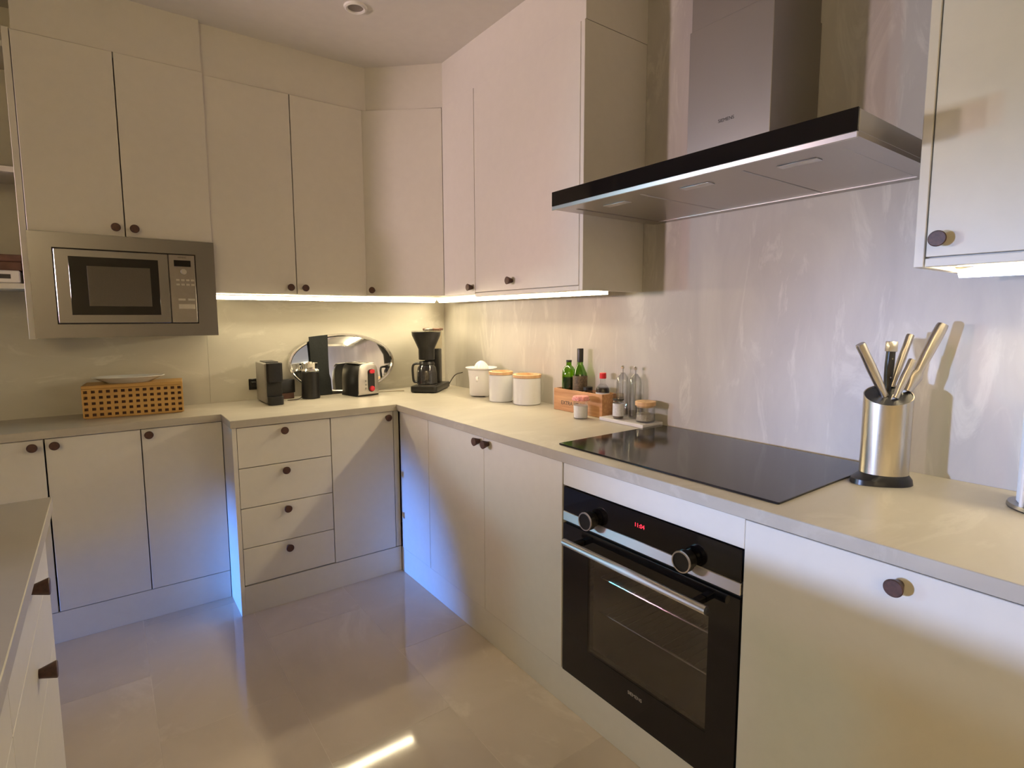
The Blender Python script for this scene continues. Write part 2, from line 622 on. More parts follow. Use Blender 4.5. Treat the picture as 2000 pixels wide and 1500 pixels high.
# ------------------------------------------------------------------ knobs and cabinets
_kb = lathe(BM(), [(0, 0), (0.0085, 0), (0.0095, 0.004), (0.0155, 0.024), (0.0160, 0.0262), (0.0145, 0.0275), (0, 0.0275)], 24)
KNOB = mesh_of('knob', _kb, 'knob_wood')
AX = {'-y': (PI / 2, 0, 0), '-x': (0, -PI / 2, 0), '+x': (0, PI / 2, 0), 'diag': (PI / 2, 0, -PI / 4 - 0.02)}


def knob(parent, pos, axis):
    off = Vector((0, 0, 0))
    p = parent
    while p is not None:
        off += p.location
        p = p.parent
    return obj('knob', KNOB, None, parent, loc=Vector(pos) - off, rot=AX[axis], label='dark turned wooden knob')


def box_part(parent, name, b, mat='cabinet', bev=0.0012, **k):
    return obj(name, bx(BM(), *b, bev), mat, parent, world=True, **k)


def shell(parent, b, open_axis, mat='carcass', t=0.016):
    """cabinet carcass: five boards, open toward open_axis ('-x', '-y' or '+x')"""
    x0, x1, y0, y1, z0, z1 = b
    m = BM()
    bx(m, x0, x1, y0, y1, z0, z0 + t)
    bx(m, x0, x1, y0, y1, z1 - t, z1)
    if open_axis == '-y':
        bx(m, x0, x0 + t, y0, y1, z0 + t, z1 - t)
        bx(m, x1 - t, x1, y0, y1, z0 + t, z1 - t)
        bx(m, x0 + t, x1 - t, y1 - 0.008, y1, z0 + t, z1 - t)
    else:
        bx(m, x0, x1, y0, y0 + t, z0 + t, z1 - t)
        bx(m, x0, x1, y1 - t, y1, z0 + t, z1 - t)
        if open_axis == '-x':
            bx(m, x1 - 0.008, x1, y0 + t, y1 - t, z0 + t, z1 - t)
        else:
            bx(m, x0, x0 + 0.008, y0 + t, y1 - t, z0 + t, z1 - t)
    return obj('carcass', m, mat, parent, world=True, smooth=False)


# --- back wall cabinet (two tall doors)
c = thing('wall_cabinet', 'off-white two-door wall cabinet right of the microwave', 'cabinet', (-0.95, -0.15, ZUB))
shell(c, (-1.2945, -0.602, YU + T, 0.003, ZUB, ZUT), '-y')
d = box_part(c, 'door', (-1.2945, -0.949 - G, YU, YU + T, ZUB + 0.002, ZUT - 0.002))
knob(d, (-0.981, YU, 1.375), '-y')
d = box_part(c, 'door', (-0.949 + G, -0.612, YU, YU + T, ZUB + 0.002, ZUT - 0.002))
knob(d, (-0.916, YU, 1.374), '-y')

# --- diagonal corner wall cabinet
c = thing('corner_wall_cabinet', 'diagonal corner wall cabinet with one off-white door', 'cabinet', (-0.25, -0.25, ZUB))
obj('carcass', prism(BM(), [(0.003, 0.003), (-0.600, 0.003), (-0.600, -0.292), (-0.300, -0.568), (0.003, -0.568)][::-1], ZUB, ZUT), 'carcass', c, world=True, smooth=False)
P1, P2 = Vector((-0.613, -0.303)), Vector((-0.316, -0.569))
nn = Vector((-(P1 - P2).y, (P1 - P2).x)).normalized()
nn = nn if nn.x < 0 and nn.y < 0 else -nn
q = [P1, P2, P2 - nn * T, P1 - nn * T]
d = obj('door', prism(BM(), [(v.x, v.y) for v in q], ZUB + 0.002, ZUT - 0.002, 0.001), 'cabinet', c, world=True)
kp = P1 + (P2 - P1) * 0.10
off = d.location + c.location
obj('knob', KNOB, None, d, loc=Vector((kp.x, kp.y, 1.372)) - off, rot=Vector((nn.x, nn.y, 0)).to_track_quat('Z', 'Y').to_euler(), label='dark turned wooden knob')

# --- narrow and wide wall cabinets left of the hood
c = thing('wall_cabinet', 'narrow off-white wall cabinet door beside the diagonal corner cabinet', 'cabinet', (-0.15, -0.71, ZUB))
shell(c, (XU + T, 0.003, -0.8535, -0.570, ZUB, ZUT), '-x')
d = box_part(c, 'door', (XU, XU + T, -0.8535 + G, -0.571, ZUB - 0.004, ZUT - 0.001))
knob(d, (XU, -0.828, 1.372), '-x')
c = thing('wall_cabinet', 'wide off-white wall cabinet left of the range hood', 'cabinet', (-0.15, -1.2, ZUB))
shell(c, (XU + T, 0.003, -1.538, -0.8545, ZUB, ZUT), '-x')
d = box_part(c, 'door', (XU, XU + T, -1.536, -0.8535 - G, ZUB + 0.004, ZUT - 0.001))
knob(d, (XU, -1.135, 1.386), '-x')
box_part(c, 'end_panel', (XU, 0.003, -1.557, -1.5385, 1.330, ZUT))
box_part(c, 'light_rail', (XU, XU + 0.018, -1.538, -0.8545, 1.330, ZUB + 0.001))

# --- wall cabinet right of the hood
c = thing('wall_cabinet', 'off-white wall cabinet right of the hood at the photo edge', 'cabinet', (-0.15, -2.9, ZUB))
shell(c, (XU + T, 0.003, -3.17, -2.575, ZUB, ZUT), '-x')
d = box_part(c, 'door', (XU, XU + T, -3.17, -2.577, 1.355, ZUT - 0.001))
knob(d, (XU, -2.602, 1.388), '-x')
box_part(c, 'end_panel', (XU, 0.003, -2.574, -2.556, 1.335, ZUT))
box_part(c, 'light_rail', (XU, XU + 0.018, -3.17, -2.5765, 1.335, 1.352))
c = thing('wall_cabinet', 'last off-white wall cabinet beyond the photo edge', 'cabinet', (-0.15, -3.5, ZUB))
shell(c, (XU + T, 0.003, -3.80, -3.172, ZUB, ZUT), '-x')
d = box_part(c, 'door', (XU, XU + T, -3.80, -3.172, 1.355, ZUT - 0.001))
knob(d, (XU, -3.75, 1.388), '-x')
box_part(c, 'light_rail', (XU, XU + 0.018, -3.80, -3.172, 1.335, 1.352))

# --- microwave cabinet
YM = -0.330
c = thing('microwave_cabinet', 'off-white two-door wall cabinet housing the built-in microwave', 'cabinet', (-1.59, -0.15, 1.16))
m = BM()
for z0, z1 in ((1.164, 1.178), (1.530, 1.546), (ZUT - 0.016, ZUT)):
    bx(m, -1.884, -1.2965, YM + T, 0.003, z0, z1)
bx(m, -1.310, -1.2965, YM + T, 0.003, 1.178, ZUT - 0.016)
bx(m, -1.884, -1.2965, -0.005, 0.003, 1.164, ZUT)
obj('carcass', m, 'carcass', c, world=True, smooth=False)
box_part(c, 'end_panel', (-1.906, -1.8865, YM + 0.004, 0.003, 1.160, ZUT + 0.004))
d = box_part(c, 'door', (-1.884, -1.5935 - G, YM, YM + T, 1.552, ZUT - 0.001))
knob(d, (-1.6235, YM, 1.583), '-y')
d = box_part(c, 'door', (-1.5935 + G, -1.295, YM, YM + T, 1.552, ZUT - 0.001))
knob(d, (-1.5635, YM, 1.582), '-y')

# --- open shelves at the far left
c = thing('open_shelf', 'open shelving beside the microwave cabinet in shadow', 'shelf', (-2.06, -0.12, 1.34))
for z in (1.345, 1.765):
    box_part(c, 'shelf_board', (-2.22, -1.908, -0.250, 0.002, z, z + 0.020), 'cabinet')
box_part(c, 'shelf_board', (-2.22, -1.908, -0.250, 0.002, 2.20, 2.22), 'cabinet')
box_part(c, 'side_panel', (-2.24, -2.221, -0.250, 0.002, 1.345, 2.22), 'cabinet')
box_part(c, 'back_panel', (-2.22, -1.908, -0.004, 0.002, 1.366, 2.199), 'carcass')
s = thing('storage_box', 'small white box with dark label on the open shelf', 'box', (-1.970, -0.20, 1.366))
box_part(s, 'body', (-2.02, -1.922, -0.245, -0.10, 1.3655, 1.412), 'white_plastic', 0.004)
box_part(s, 'label_plate', (-1.985, -1.948, -0.2462, -0.2448, 1.382, 1.398), 'print_dark', 0.0004)
s = thing('storage_box', 'brown box lying on the white box on the open shelf', 'box', (-1.98, -0.17, 1.412))
box_part(s, 'body', (-2.10, -1.915, -0.240, -0.06, 1.4125, 1.445), 'brown_box', 0.003)
box_part(s, 'lid', (-2.105, -1.912, -0.243, -0.057, 1.4452, 1.470), 'brown_box', 0.003)

# ------------------------------------------------------------------ base cabinets, hob side
c = thing('corner_base_cabinet', 'blank off-white corner base panel next to the four-drawer run', 'cabinet', (-0.3, -0.7, ZP))
shell(c, (XF + T, -0.02, -0.8765, -0.595, ZP, ZD), '-x')
box_part(c, 'front_panel', (XF, XF + T, -0.8765 + G, -0.590, ZP - 0.001, ZD))
c = thing('base_cabinet', 'off-white two-door base cabinet left of the oven', 'cabinet', (-0.3, -1.32, ZP))
shell(c, (XF + T, -0.02, -1.7545, -0.8775, ZP, ZD), '-x')
d = box_part(c, 'door', (XF, XF + T, -1.316 + 0.0008, -0.8765 - G, ZP - 0.001, ZD))
knob(d, (XF, -1.286, 0.774), '-x')
d = box_part(c, 'door', (XF, XF + T, -1.7545, -1.316 - 0.0008, ZP - 0.001, ZD))
knob(d, (XF, -1.346, 0.774), '-x')
c = thing('oven_housing', 'off-white base unit holding the black oven under the hob', 'cabinet', (-0.3, -2.06, ZP))
m = BM()
bx(m, XF + T, -0.02, -1.7605, -1.7565, ZP, ZD)
bx(m, XF + T, -0.02, -2.3600, -2.3575, ZP, ZD)
bx(m, XF + T, -0.02, -2.3575, -1.7605, ZP - 0.014, ZP - 0.004)
bx(m, -0.028, -0.02, -2.3575, -1.7605, ZP, ZD)
obj('carcass', m, 'carcass', c, world=True, smooth=False)
box_part(c, 'top_rail', (XF, XF + T, -2.3600, -1.7605, 0.7225, HC - 0.0315))
c = thing('dishwasher', 'dishwasher behind a plain off-white panel right of the oven', 'dishwasher', (-0.3, -2.66, ZP))
box_part(c, 'body', (XF + T + 0.002, -0.03, -2.956, -2.364, ZP, ZD - 0.01), 'carcass')
d = box_part(c, 'door', (XF, XF + T, -2.959, -2.3605, ZP - 0.001, ZD - 0.004))
knob(d, (XF, -2.655, 0.760), '-x')
c = thing('base_cabinet', 'off-white base cabinet past the dishwasher beyond the photo edge', 'cabinet', (-0.3, -3.4, ZP))
shell(c, (XF + T, -0.02, -3.98, -2.9625, ZP, ZD), '-x')
d = box_part(c, 'door', (XF, XF + T, -3.98, -2.9625, ZP - 0.001, ZD - 0.003))
knob(d, (XF, -3.0, 0.774), '-x')

# ------------------------------------------------------------------ base cabinets, back wall
c = thing('drawer_unit', 'off-white base unit with four stacked drawers', 'drawers', (-1.1, -0.3, ZP))
shell(c, (XJ + 0.024, -0.9045, YF + T, -0.02, ZP, ZD), '-y')
box_part(c, 'end_panel', (XJ + 0.006, XJ + 0.023, YF, -0.02, 0.0, ZD))
zz = [0.793, 0.6235, 0.4545, 0.284, 0.126]
for i in range(4):
    d = box_part(c, 'drawer', (XJ + 0.0245, -0.9033 - G, YF, YF + T, zz[i + 1] + 0.0016, zz[i] - 0.0016))
    knob(d, (-1.102, YF, (0.766, 0.595, 0.427, 0.254)[i]), '-y')
c = thing('base_cabinet', 'off-white single-door base cabinet between the drawers and the corner', 'cabinet', (-0.75, -0.3, ZP))
shell(c, (-0.9025, -0.602, YF + T, -0.02, ZP, ZD), '-y')
d = box_part(c, 'door', (-0.9033 + G, -0.606, YF, YF + T, ZP + 0.001, ZD))
knob(d, (-0.637, YF, 0.768), '-y')
box_part(c, 'corner_post', (-0.602, XF + 0.004, YF + 0.004, YF + 0.020, ZP, ZD), 'cabinet')
c = thing('base_cabinet', 'recessed off-white single-door base cabinet left of the drawers', 'cabinet', (-1.44, -0.2, ZP))
shell(c, (-1.591, XJ + 0.004, YF2 + T, -0.02, ZP, ZD), '-y')
d = box_part(c, 'door', (-1.5925 + G, XJ + 0.003, YF2, YF2 + T, ZP, ZD - 0.002))
knob(d, (-1.567, YF2, 0.771), '-y')
c = thing('base_cabinet', 'recessed off-white two-door base cabinet under the wooden lattice box', 'cabinet', (-1.89, -0.2, ZP))
shell(c, (-2.188, -1.593, YF2 + T, -0.02, ZP, ZD), '-y')
d = box_part(c, 'door', (-1.8895 + 0.0025, -1.5925 - G, YF2, YF2 + T, ZP, ZD - 0.002))
knob(d, (-1.859, YF2, 0.768), '-y')
d = box_part(c, 'door', (-2.188, -1.8895 - 0.0025, YF2, YF2 + T, ZP, ZD - 0.002))
knob(d, (-1.922, YF2, 0.768), '-y')
box_part(c, 'end_panel', (-2.240, -2.190, YF2, -0.02, 0.0, ZD))

# ------------------------------------------------------------------ worktops
o = obj('worktop', prism(BM(), [(0.003, 0.003), (0.003, -4.0), (XR, -4.0), (XR, YB), (XJ, YB), (XJ, YB2), (-2.25, YB2), (-2.25, 0.003)][::-1], HC - 0.031, HC, 0.0015), 'worktop_stone')
tag(o, 'L-shaped beige stone worktop along the back and hob walls', 'worktop')
o = obj('worktop', prism(BM(), [(-1.807, -1.373), (-1.807, -4.3), (-2.75, -4.3), (-2.75, -1.373)][::-1], HC - 0.031, HC, 0.0015), 'worktop_stone_y')
tag(o, 'beige stone worktop of the island in the left foreground', 'worktop')

# --- island
XI = -1.825
c = thing('kitchen_island', 'off-white island cabinet with drawers in the left foreground', 'island', (-2.28, -2.8, 0))
box_part(c, 'body', (-2.73, XI - 0.020, -4.28, -1.386, 0.10, HC - 0.032), 'cabinet')
box_part(c, 'plinth', (-2.70, XI - 0.004, -4.25, -1.40, 0.0, 0.0995), 'cabinet')
y = -1.386
for wid in (0.63, 0.75, 0.75, 0.76):
    zs = [0.793, 0.657, 0.497, 0.104]
    for i in range(3):
        d = box_part(c, 'drawer', (XI - 0.0195, XI, y - wid + 0.0006, y - 0.0006, zs[i + 1] + 0.0006, zs[i] - 0.0006))
        knob(d, (XI, y - wid / 2, (0.740, 0.577, 0.27)[i]), '+x')
    y -= wid

# ------------------------------------------------------------------ LED strips under the wall cabinets
def led(label, axis, a, b):
    """45 degree corner profile: the slanted diffuser looks down and into the room"""
    loc = ((a + b) / 2, -0.1, 1.3445) if axis == 'x' else (-0.1, (a + b) / 2, 1.3445)
    t = thing('led_strip', label, 'light strip', loc, group='LED strips under the wall cabinets')

    def sweep(sec):
        m = bmesh.new()
        e0 = [m.verts.new((a, d, z) if axis == 'x' else (d, a, z)) for d, z in sec]
        e1 = [m.verts.new((b, d, z) if axis == 'x' else (d, b, z)) for d, z in sec]
        m.faces.new(e0)
        m.faces.new(list(reversed(e1)))
        for i in range(len(sec)):
            j = (i + 1) % len(sec)
            m.faces.new((e0[i], e1[i], e1[j], e0[j]))
        bmesh.ops.recalc_face_normals(m, faces=list(m.faces))
        return m
    obj('diffuser', sweep([(-0.092, 1.3395), (-0.108, 1.3395), (-0.092, 1.3235)]), 'led', t, world=True, smooth=False)
    obj('channel', sweep([(-0.0915, 1.3400), (-0.110, 1.3400), (-0.110, 1.3445), (-0.0885, 1.3445), (-0.0885, 1.3215), (-0.0915, 1.3215)]), 'steel', t, world=True, smooth=False)


led('glowing warm LED strip under the cabinets on the back wall', 'x', -1.262, -0.112)
led('glowing warm LED strip under the cabinets left of the hood', 'y', -1.465, -0.112)
led('glowing warm LED strip under the wall cabinet right of the hood', 'y', -3.78, -2.575)

# ------------------------------------------------------------------ range hood
h = thing('range_hood', 'wall-mounted steel range hood with black glass front and chimney', 'range hood', (-0.25, -2.056, 1.577))
HY0, HY1 = -1.605, -2.509
m = BM()
bx(m, -0.493, 0.003, HY1, HY0, 1.590, 1.632, 0.001)
bx(m, -0.493, -0.440, HY1, HY0, 1.580, 1.590)
bx(m, -0.030, 0.003, HY1, HY0, 1.580, 1.590)
bx(m, -0.440, -0.030, HY1, HY1 + 0.050, 1.580, 1.590)
bx(m, -0.440, -0.030, HY0 - 0.050, HY0, 1.580, 1.590)
obj('canopy', m, 'steel_hood', h, world=True)
obj('glass_front', bx(BM(), -0.500, -0.4935, HY1, HY0, 1.5895, 1.634, 0.0008), 'black_glass', h, world=True, label='black glass front strip')
obj('front_trim', bx(BM(), -0.500, -0.4935, HY1, HY0, 1.577, 1.589, 0.0008), 'steel_strip', h, world=True)
fy = [HY0 - 0.052, -1.915, -2.230, HY1 + 0.052]
for i in range(3):
    f = obj('filter', bx(BM(), -0.438, -0.032, fy[i + 1] + 0.002, fy[i] - 0.002, 1.582, 1.589, 0.0015), 'steel_hood', h, world=True, label='metal grease filter panel')
    yc = (fy[i] + fy[i + 1]) / 2
    obj('latch', bx(BM(), -0.405, -0.375, yc - 0.045, yc + 0.045, 1.5795, 1.5818, 0.0008), 'steel_strip', f, loc=-h.location - f.location + Vector((0, 0, 0)))
    f.children[0].location = (0, 0, 0)
m = BM()
bx(m, -0.250, 0.003, -2.190, -1.933, 1.6325, 2.06, 0.001)
obj('chimney', m, 'steel_dark', h, world=True)
obj('chimney_sleeve', bx(BM(), -0.2465, 0.003, -2.1865, -1.9365, 2.0605, ZC - 0.001, 0.001), 'steel_dark', h, world=True)
obj('logo', text_bm('SIEMENS', 0.0135, 'print_dark'), None, h, loc=Vector((-0.2504, -2.061, 1.784)) - h.location, rot=FACE_X)

# ------------------------------------------------------------------ hob
h = thing('induction_hob', 'black glass induction hob set on the worktop', 'hob', (-0.28, -2.04, HC))
obj('glass_plate', prism(BM(), rrect(-0.5305, -0.022, -2.407, -1.680, 0.004, 3), HC + 0.0004, HC + 0.0052, 0.0008), 'hob_glass', h, world=True)
# ------------------------------------------------------------------ oven
ov = thing('oven', 'black built-in oven with two knobs and a red clock display', 'oven', (-0.3, -2.0575, 0.123))
OY0, OY1 = -1.7635, -2.3565
m = BM()
for b in ((-0.555, -0.06, OY1 + 0.01, OY0 - 0.01, 0.680, 0.712), (-0.555, -0.06, OY1 + 0.01, OY0 - 0.01, 0.126, 0.175),
          (-0.555, -0.06, OY0 - 0.095, OY0 - 0.01, 0.175, 0.680), (-0.555, -0.06, OY1 + 0.01, OY1 + 0.060, 0.175, 0.680),
          (-0.075, -0.06, OY1 + 0.06, OY0 - 0.095, 0.175, 0.680)):
    bx(m, *b)
obj('cavity', m, 'oven_cavity', ov, world=True, smooth=False)
cp = obj('control_panel', bx(BM(), -0.582, -0.556, OY1, OY0, 0.6425, 0.719, 0.0012), 'black_glass', ov, world=True)
obj('steel_band', bx(BM(), -0.583, -0.556, OY1, OY0, 0.613, 0.642, 0.0012), 'steel_strip', ov, world=True)
obj('vent_gap', bx(BM(), -0.572, -0.556, OY1 + 0.003, OY0 - 0.003, 0.604, 0.6128), 'black_matte', ov, world=True)
for yk in (-1.893, -2.222):
    b = BM()
    lathe(b, [(0, 0), (0.022, 0), (0.0225, 0.012), (0.0265, 0.016), (0.0265, 0.030), (0.0245, 0.0325), (0, 0.0325)], 32)
    k = obj('control_knob', b, 'black_plastic', ov, loc=Vector((-0.583, yk, 0.6525)) - ov.location, rot=(0, -PI / 2, 0))
    b = BM()
    lathe(b, [(0.0228, 0.0322), (0.0262, 0.0305), (0.0270, 0.0315), (0.0262, 0.0345), (0.0228, 0.0345)], 32)
    obj('chrome_ring', b, 'steel', k)
obj('clock_digits', text_bm('11:04', 0.016, 'display_red'), None, ov, loc=Vector((-0.5824, -2.064, 0.6845)) - ov.location, rot=FACE_X, label='glowing red clock digits')
# oven door: frame with window
m = BM()
wy0, wy1, wz0, wz1 = OY0 - 0.110, OY1 + 0.078, 0.235, 0.530
for b in ((OY1, OY0, 0.530, 0.6035), (OY1, OY0, 0.1235, 0.235), (wy0, OY0, 0.235, 0.530), (OY1, wy1, 0.235, 0.530)):
    bx(m, -0.582, -0.557, b[0], b[1], b[2], b[3])
dr = obj('door', m, 'black_glass', ov, world=True, smooth=False)
obj('window', bx(BM(), -0.5815, -0.5775, wy1, wy0, wz0, wz1), 'oven_window', dr, loc=(0, 0, 0), label='dark see-through oven window')
m = BM()
tube(m, [(-0.624, -1.812, 0.568), (-0.624, -2.300, 0.568)], 0.0105, 14)
hd = obj('handle', m, 'steel_strip', dr, loc=(0, 0, 0), label='brushed steel bar handle')
for yy in (-1.850, -2.262):
    obj('handle_mount', bx(BM(), -0.620, -0.5815, yy - 0.009, yy + 0.009, 0.560, 0.576, 0.002), 'black_plastic', dr, loc=(0, 0, 0))
obj('logo', text_bm('SIEMENS', 0.0135, 'button_grey'), None, dr, loc=Vector((-0.5824, -2.060, 0.200)), rot=FACE_X)
for z in (0.345, 0.455):
    m = BM()
    tube(m, [(-0.530, wy0 + 0.006, z), (-0.530, wy1 - 0.012, z)], 0.0035, 8)
    tube(m, [(-0.120, wy0 + 0.006, z), (-0.120, wy1 - 0.012, z)], 0.0030, 8)
    n = 16
    for i in range(n + 1):
        yy = wy0 - 0.004 + (wy1 - wy0) * i / n
        tube(m, [(-0.530, yy, z + 0.003), (-0.120, yy, z + 0.003)], 0.0014, 6)
    obj('oven_rack', m, 'chrome', ov, world=True)

# ------------------------------------------------------------------ microwave
mw = thing('microwave', 'built-in stainless steel microwave with dark window below the two-door cabinet', 'microwave', (-1.59, -0.15, 1.163))
A0, A1, B0, B1 = -1.8865, -1.2925, 1.163, 1.5495     # trim
I0, I1, J0, J1 = -1.8205, -1.3625, 1.2135, 1.4955    # opening
m = BM()
for b in ((A0, A1, J1, B1), (A0, A1, B0, J0), (A0, I0, J0, J1), (I1, A1, J0, J1)):
    bx(m, b[0], b[1], -0.350, -0.331, b[2], b[3])
obj('trim_frame', m, 'steel_microwave', mw, world=True, smooth=False)
box_part(mw, 'body', (I0 + 0.004, I1 - 0.004, -0.328, -0.02, J0 + 0.002, J1 - 0.002), 'black_matte')
box_part(mw, 'gap_liner', (I0 + 0.0005, I1 - 0.0005, -0.338, -0.3285, J0 + 0.0005, J1 - 0.0005), 'gap', 0)
d = box_part(mw, 'door', (I0 + 0.004, -1.4595, -0.354, -0.339, J0 + 0.004, J1 - 0.004), 'steel_microwave', 0.002)
gl = obj('window', bx(BM(), -1.7755, -1.4945, -0.3555, -0.3542, 1.2485, 1.4655, 0.0005), 'black_glass', d, loc=(0, 0, 0), label='black glass window')
p = obj('screen', bx(BM(), -1.728, -1.520, -0.3562, -0.3556, 1.280, 1.437, 0.0002), 'microwave_screen', gl, loc=(0, 0, 0)) if False else None
obj('mesh_screen', bx(BM(), -1.722, -1.523, -0.3562, -0.3556, 1.282, 1.432, 0.0002), 'microwave_screen', d, loc=(0, 0, 0))
p = box_part(mw, 'control_panel', (-1.4580, I1 - 0.004, -0.354, -0.339, J0 + 0.004, J1 - 0.004), 'panel_grey', 0.002)
obj('display', bx(BM(), -1.4400, -1.3810, -0.3553, -0.3542, 1.445, 1.470, 0.0004), 'black_glass', p, loc=(0, 0, 0))
obj('logo', text_bm('SIEMENS', 0.008, 'print_dark'), None, p, loc=(-1.411, -0.3543, 1.481), rot=(PI / 2, 0, 0))
b = BM()
lathe(b, [(0, 0), (0.0115, 0), (0.0105, 0.008), (0.0085, 0.010), (0, 0.010)], 24)
obj('start_button', b, 'button_grey', p, loc=(-1.408, -0.3542, 1.424), rot=(PI / 2, 0, 0))
for row, zr in enumerate((1.390, 1.372)):
    for k in range(4):
        xx = -1.4365 + k * 0.0175
        obj('button', bx(BM(), xx, xx + 0.0125, -0.3558, -0.3542, zr - 0.004, zr + 0.004, 0.0008), 'button_grey', p, loc=(0, 0, 0))
for k in range(2):
    xx = -1.4330 + k * 0.034
    obj('button', bx(BM(), xx, xx + 0.026, -0.3560, -0.3542, 1.307, 1.316, 0.0012), 'button_grey', p, loc=(0, 0, 0))
obj('open_button', bx(BM(), -1.4330, -1.3740, -0.3560, -0.3542, 1.2735, 1.293, 0.0012), 'button_grey', p, loc=(0, 0, 0), label='pale rectangular door-open button')

# ------------------------------------------------------------------ lattice box and dish
bk = thing('lattice_box', 'bamboo storage box with rows of square holes on the left worktop', 'box', (-1.592, -0.118, HC + 0.0006), -0.10)
W2, D2, HB = 0.176, 0.080, 0.138
nx, nz = 14, 5


def lattice(x0, x1, z0, z1, y0, y1, nx, nz, hx, hz):
    """board with nx by nz square holes"""
    m = BM()
    px = (x1 - x0) / nx
    pz = (z1 - z0) / nz
    for j in range(nz + 1):
        za = z0 if j == 0 else z0 + j * pz - (pz - hz) / 2
        zb = z1 if j == nz else z0 + j * pz + (pz - hz) / 2
        bx(m, x0, x1, y0, y1, za, zb)
    for j in range(nz):
        za, zb = z0 + j * pz + (pz - hz) / 2, z0 + (j + 1) * pz - (pz - hz) / 2
        for i in range(nx + 1):
            xa = x0 if i == 0 else x0 + i * px - (px - hx) / 2
            xb = x1 if i == nx else x0 + i * px + (px - hx) / 2
            bx(m, xa, xb, y0 + 0.0005, y1 - 0.0005, za, zb)
    return m


obj('front_panel', lattice(-W2, W2, 0.004, HB - 0.016, -D2, -D2 + 0.006, nx, nz, 0.0132, 0.0118), 'bamboo', bk, smooth=False)
obj('back_panel', bx(BM(), -W2, W2, D2 - 0.006, D2, 0.004, HB - 0.016), 'bamboo', bk, smooth=False)
obj('shade_block', bx(BM(), -W2 + 0.010, W2 - 0.010, -D2 + 0.012, D2 - 0.012, 0.0065, HB - 0.020), 'brown_box', bk, smooth=False, label='dark brown block imitating the shaded interior behind the lattice')  # dark block stands in for the shade seen through the holes
for s in (-1, 1):
    o = obj('side_panel', lattice(-D2 + 0.0065, D2 - 0.0065, 0.004, HB - 0.016, -0.003, 0.003, 6, nz, 0.0125, 0.0115), 'bamboo', bk, smooth=False)
    o.rotation_euler = (0, 0, PI / 2)
    o.location = (s * (W2 - 0.003), 0, 0)
obj('base', bx(BM(), -W2 + 0.007, W2 - 0.007, -D2 + 0.0065, D2 - 0.0065, 0, 0.006), 'bamboo', bk)
obj('lid', bx(BM(), -W2, W2, -D2, D2, HB - 0.0155, HB - 0.002, 0.0015), 'bamboo', bk)
ds = thing('serving_dish', 'white oval dish lying on the bamboo lattice box', 'dish', (-1.612, -0.115, HC + HB - 0.0008), -0.10)
b = BM()
lathe(b, [(0, 0), (0.080, 0), (0.118, 0.020), (0.132, 0.024), (0.132, 0.027), (0.116, 0.024), (0.078, 0.004), (0, 0.004)], 48, None, 1.0, 0.52)
obj('bowl', b, 'ceramic', ds)

# ------------------------------------------------------------------ capsule machine, frother, toaster
cm = thing('capsule_coffee_machine', 'slim grey and black capsule coffee machine beside the milk frother', 'coffee machine', (-1.050, -0.145, HC + 0.0006), 0.0)
b = BM()
bx(b, -0.040, 0.036, -0.080, 0.112, 0.004, 0.197, 0.008, 3)
obj('housing', b, 'grey_plastic', cm)
obj('front_panel', prism(BM(), rrect(-0.036, 0.035, -0.116, -0.079, 0.016), 0.0, 0.040, 0.002), 'black_plastic', cm, label='black drip base')
obj('brew_head', prism(BM(), rrect(-0.037, 0.035, -0.113, -0.079, 0.014), 0.105, 0.199, 0.003), 'black_plastic', cm)
obj('recess', bx(BM(), -0.034, 0.032, -0.088, -0.079, 0.040, 0.105), 'black_matte', cm)
obj('lever', bx(BM(), -0.030, 0.028, -0.060, 0.060, 0.1972, 0.2015, 0.0015), 'black_plastic', cm)

mf = thing('milk_frother', 'black milk frother jug with steel rim in front of the oval tray', 'milk frother', (-0.850, -0.118, HC + 0.0006))
b = BM()
lathe(b, [(0, 0), (0.043, 0), (0.046, 0.004), (0.044, 0.030), (0.043, 0.135), (0.040, 0.138), (0, 0.138)], 40)
obj('jug', b, 'black_plastic', mf)
b = BM()
lathe(b, [(0.0405, 0.1385), (0.043, 0.142), (0.036, 0.152), (0.037, 0.170), (0.041, 0.180), (0.0385, 0.180), (0.034, 0.168), (0.034, 0.1385)], 40)
obj('steel_collar', b, 'chrome', mf)
b = BM()
lathe(b, [(0, 0.160), (0.0335, 0.160), (0.0335, 0.170), (0.012, 0.174), (0.010, 0.186), (0, 0.187)], 32)
obj('lid', b, 'steel', mf)
b = BM()
lathe(b, [(0, 0), (0.050, 0), (0.050, 0.003), (0, 0.003)], 40)
obj('cable', tube(BM(), curve_pts([(-0.043, 0.0, 0.012), (-0.062, -0.015, 0.004), (-0.085, -0.030, 0.003), (-0.125, -0.035, 0.003)]), 0.0022, 8), 'cord', mf)
b.free()

ts = thing('toaster', 'black and steel toaster with red buttons on the back worktop', 'toaster', (-0.600, -0.145, HC + 0.0006), 0.22)
# local: front end panel faces -y
prof = []
TWD, TH = 0.064, 0.170
for k in range(0, 21):
    s = k / 20
    # superellipse-like toaster section from bottom-left over the top to bottom-right
    a = PI * (1 - s)
    ca, sa = math.cos(a), math.sin(a)
    px = math.copysign(abs(ca) ** 0.45, ca) * (TWD * (1.0 - 0.06 * abs(sa)))
    pz = 0.012 + (TH - 0.012) * abs(sa) ** 0.40
    prof.append((px, pz))
prof = [(-TWD - 0.003, 0.0), *prof, (TWD + 0.003, 0.0)]


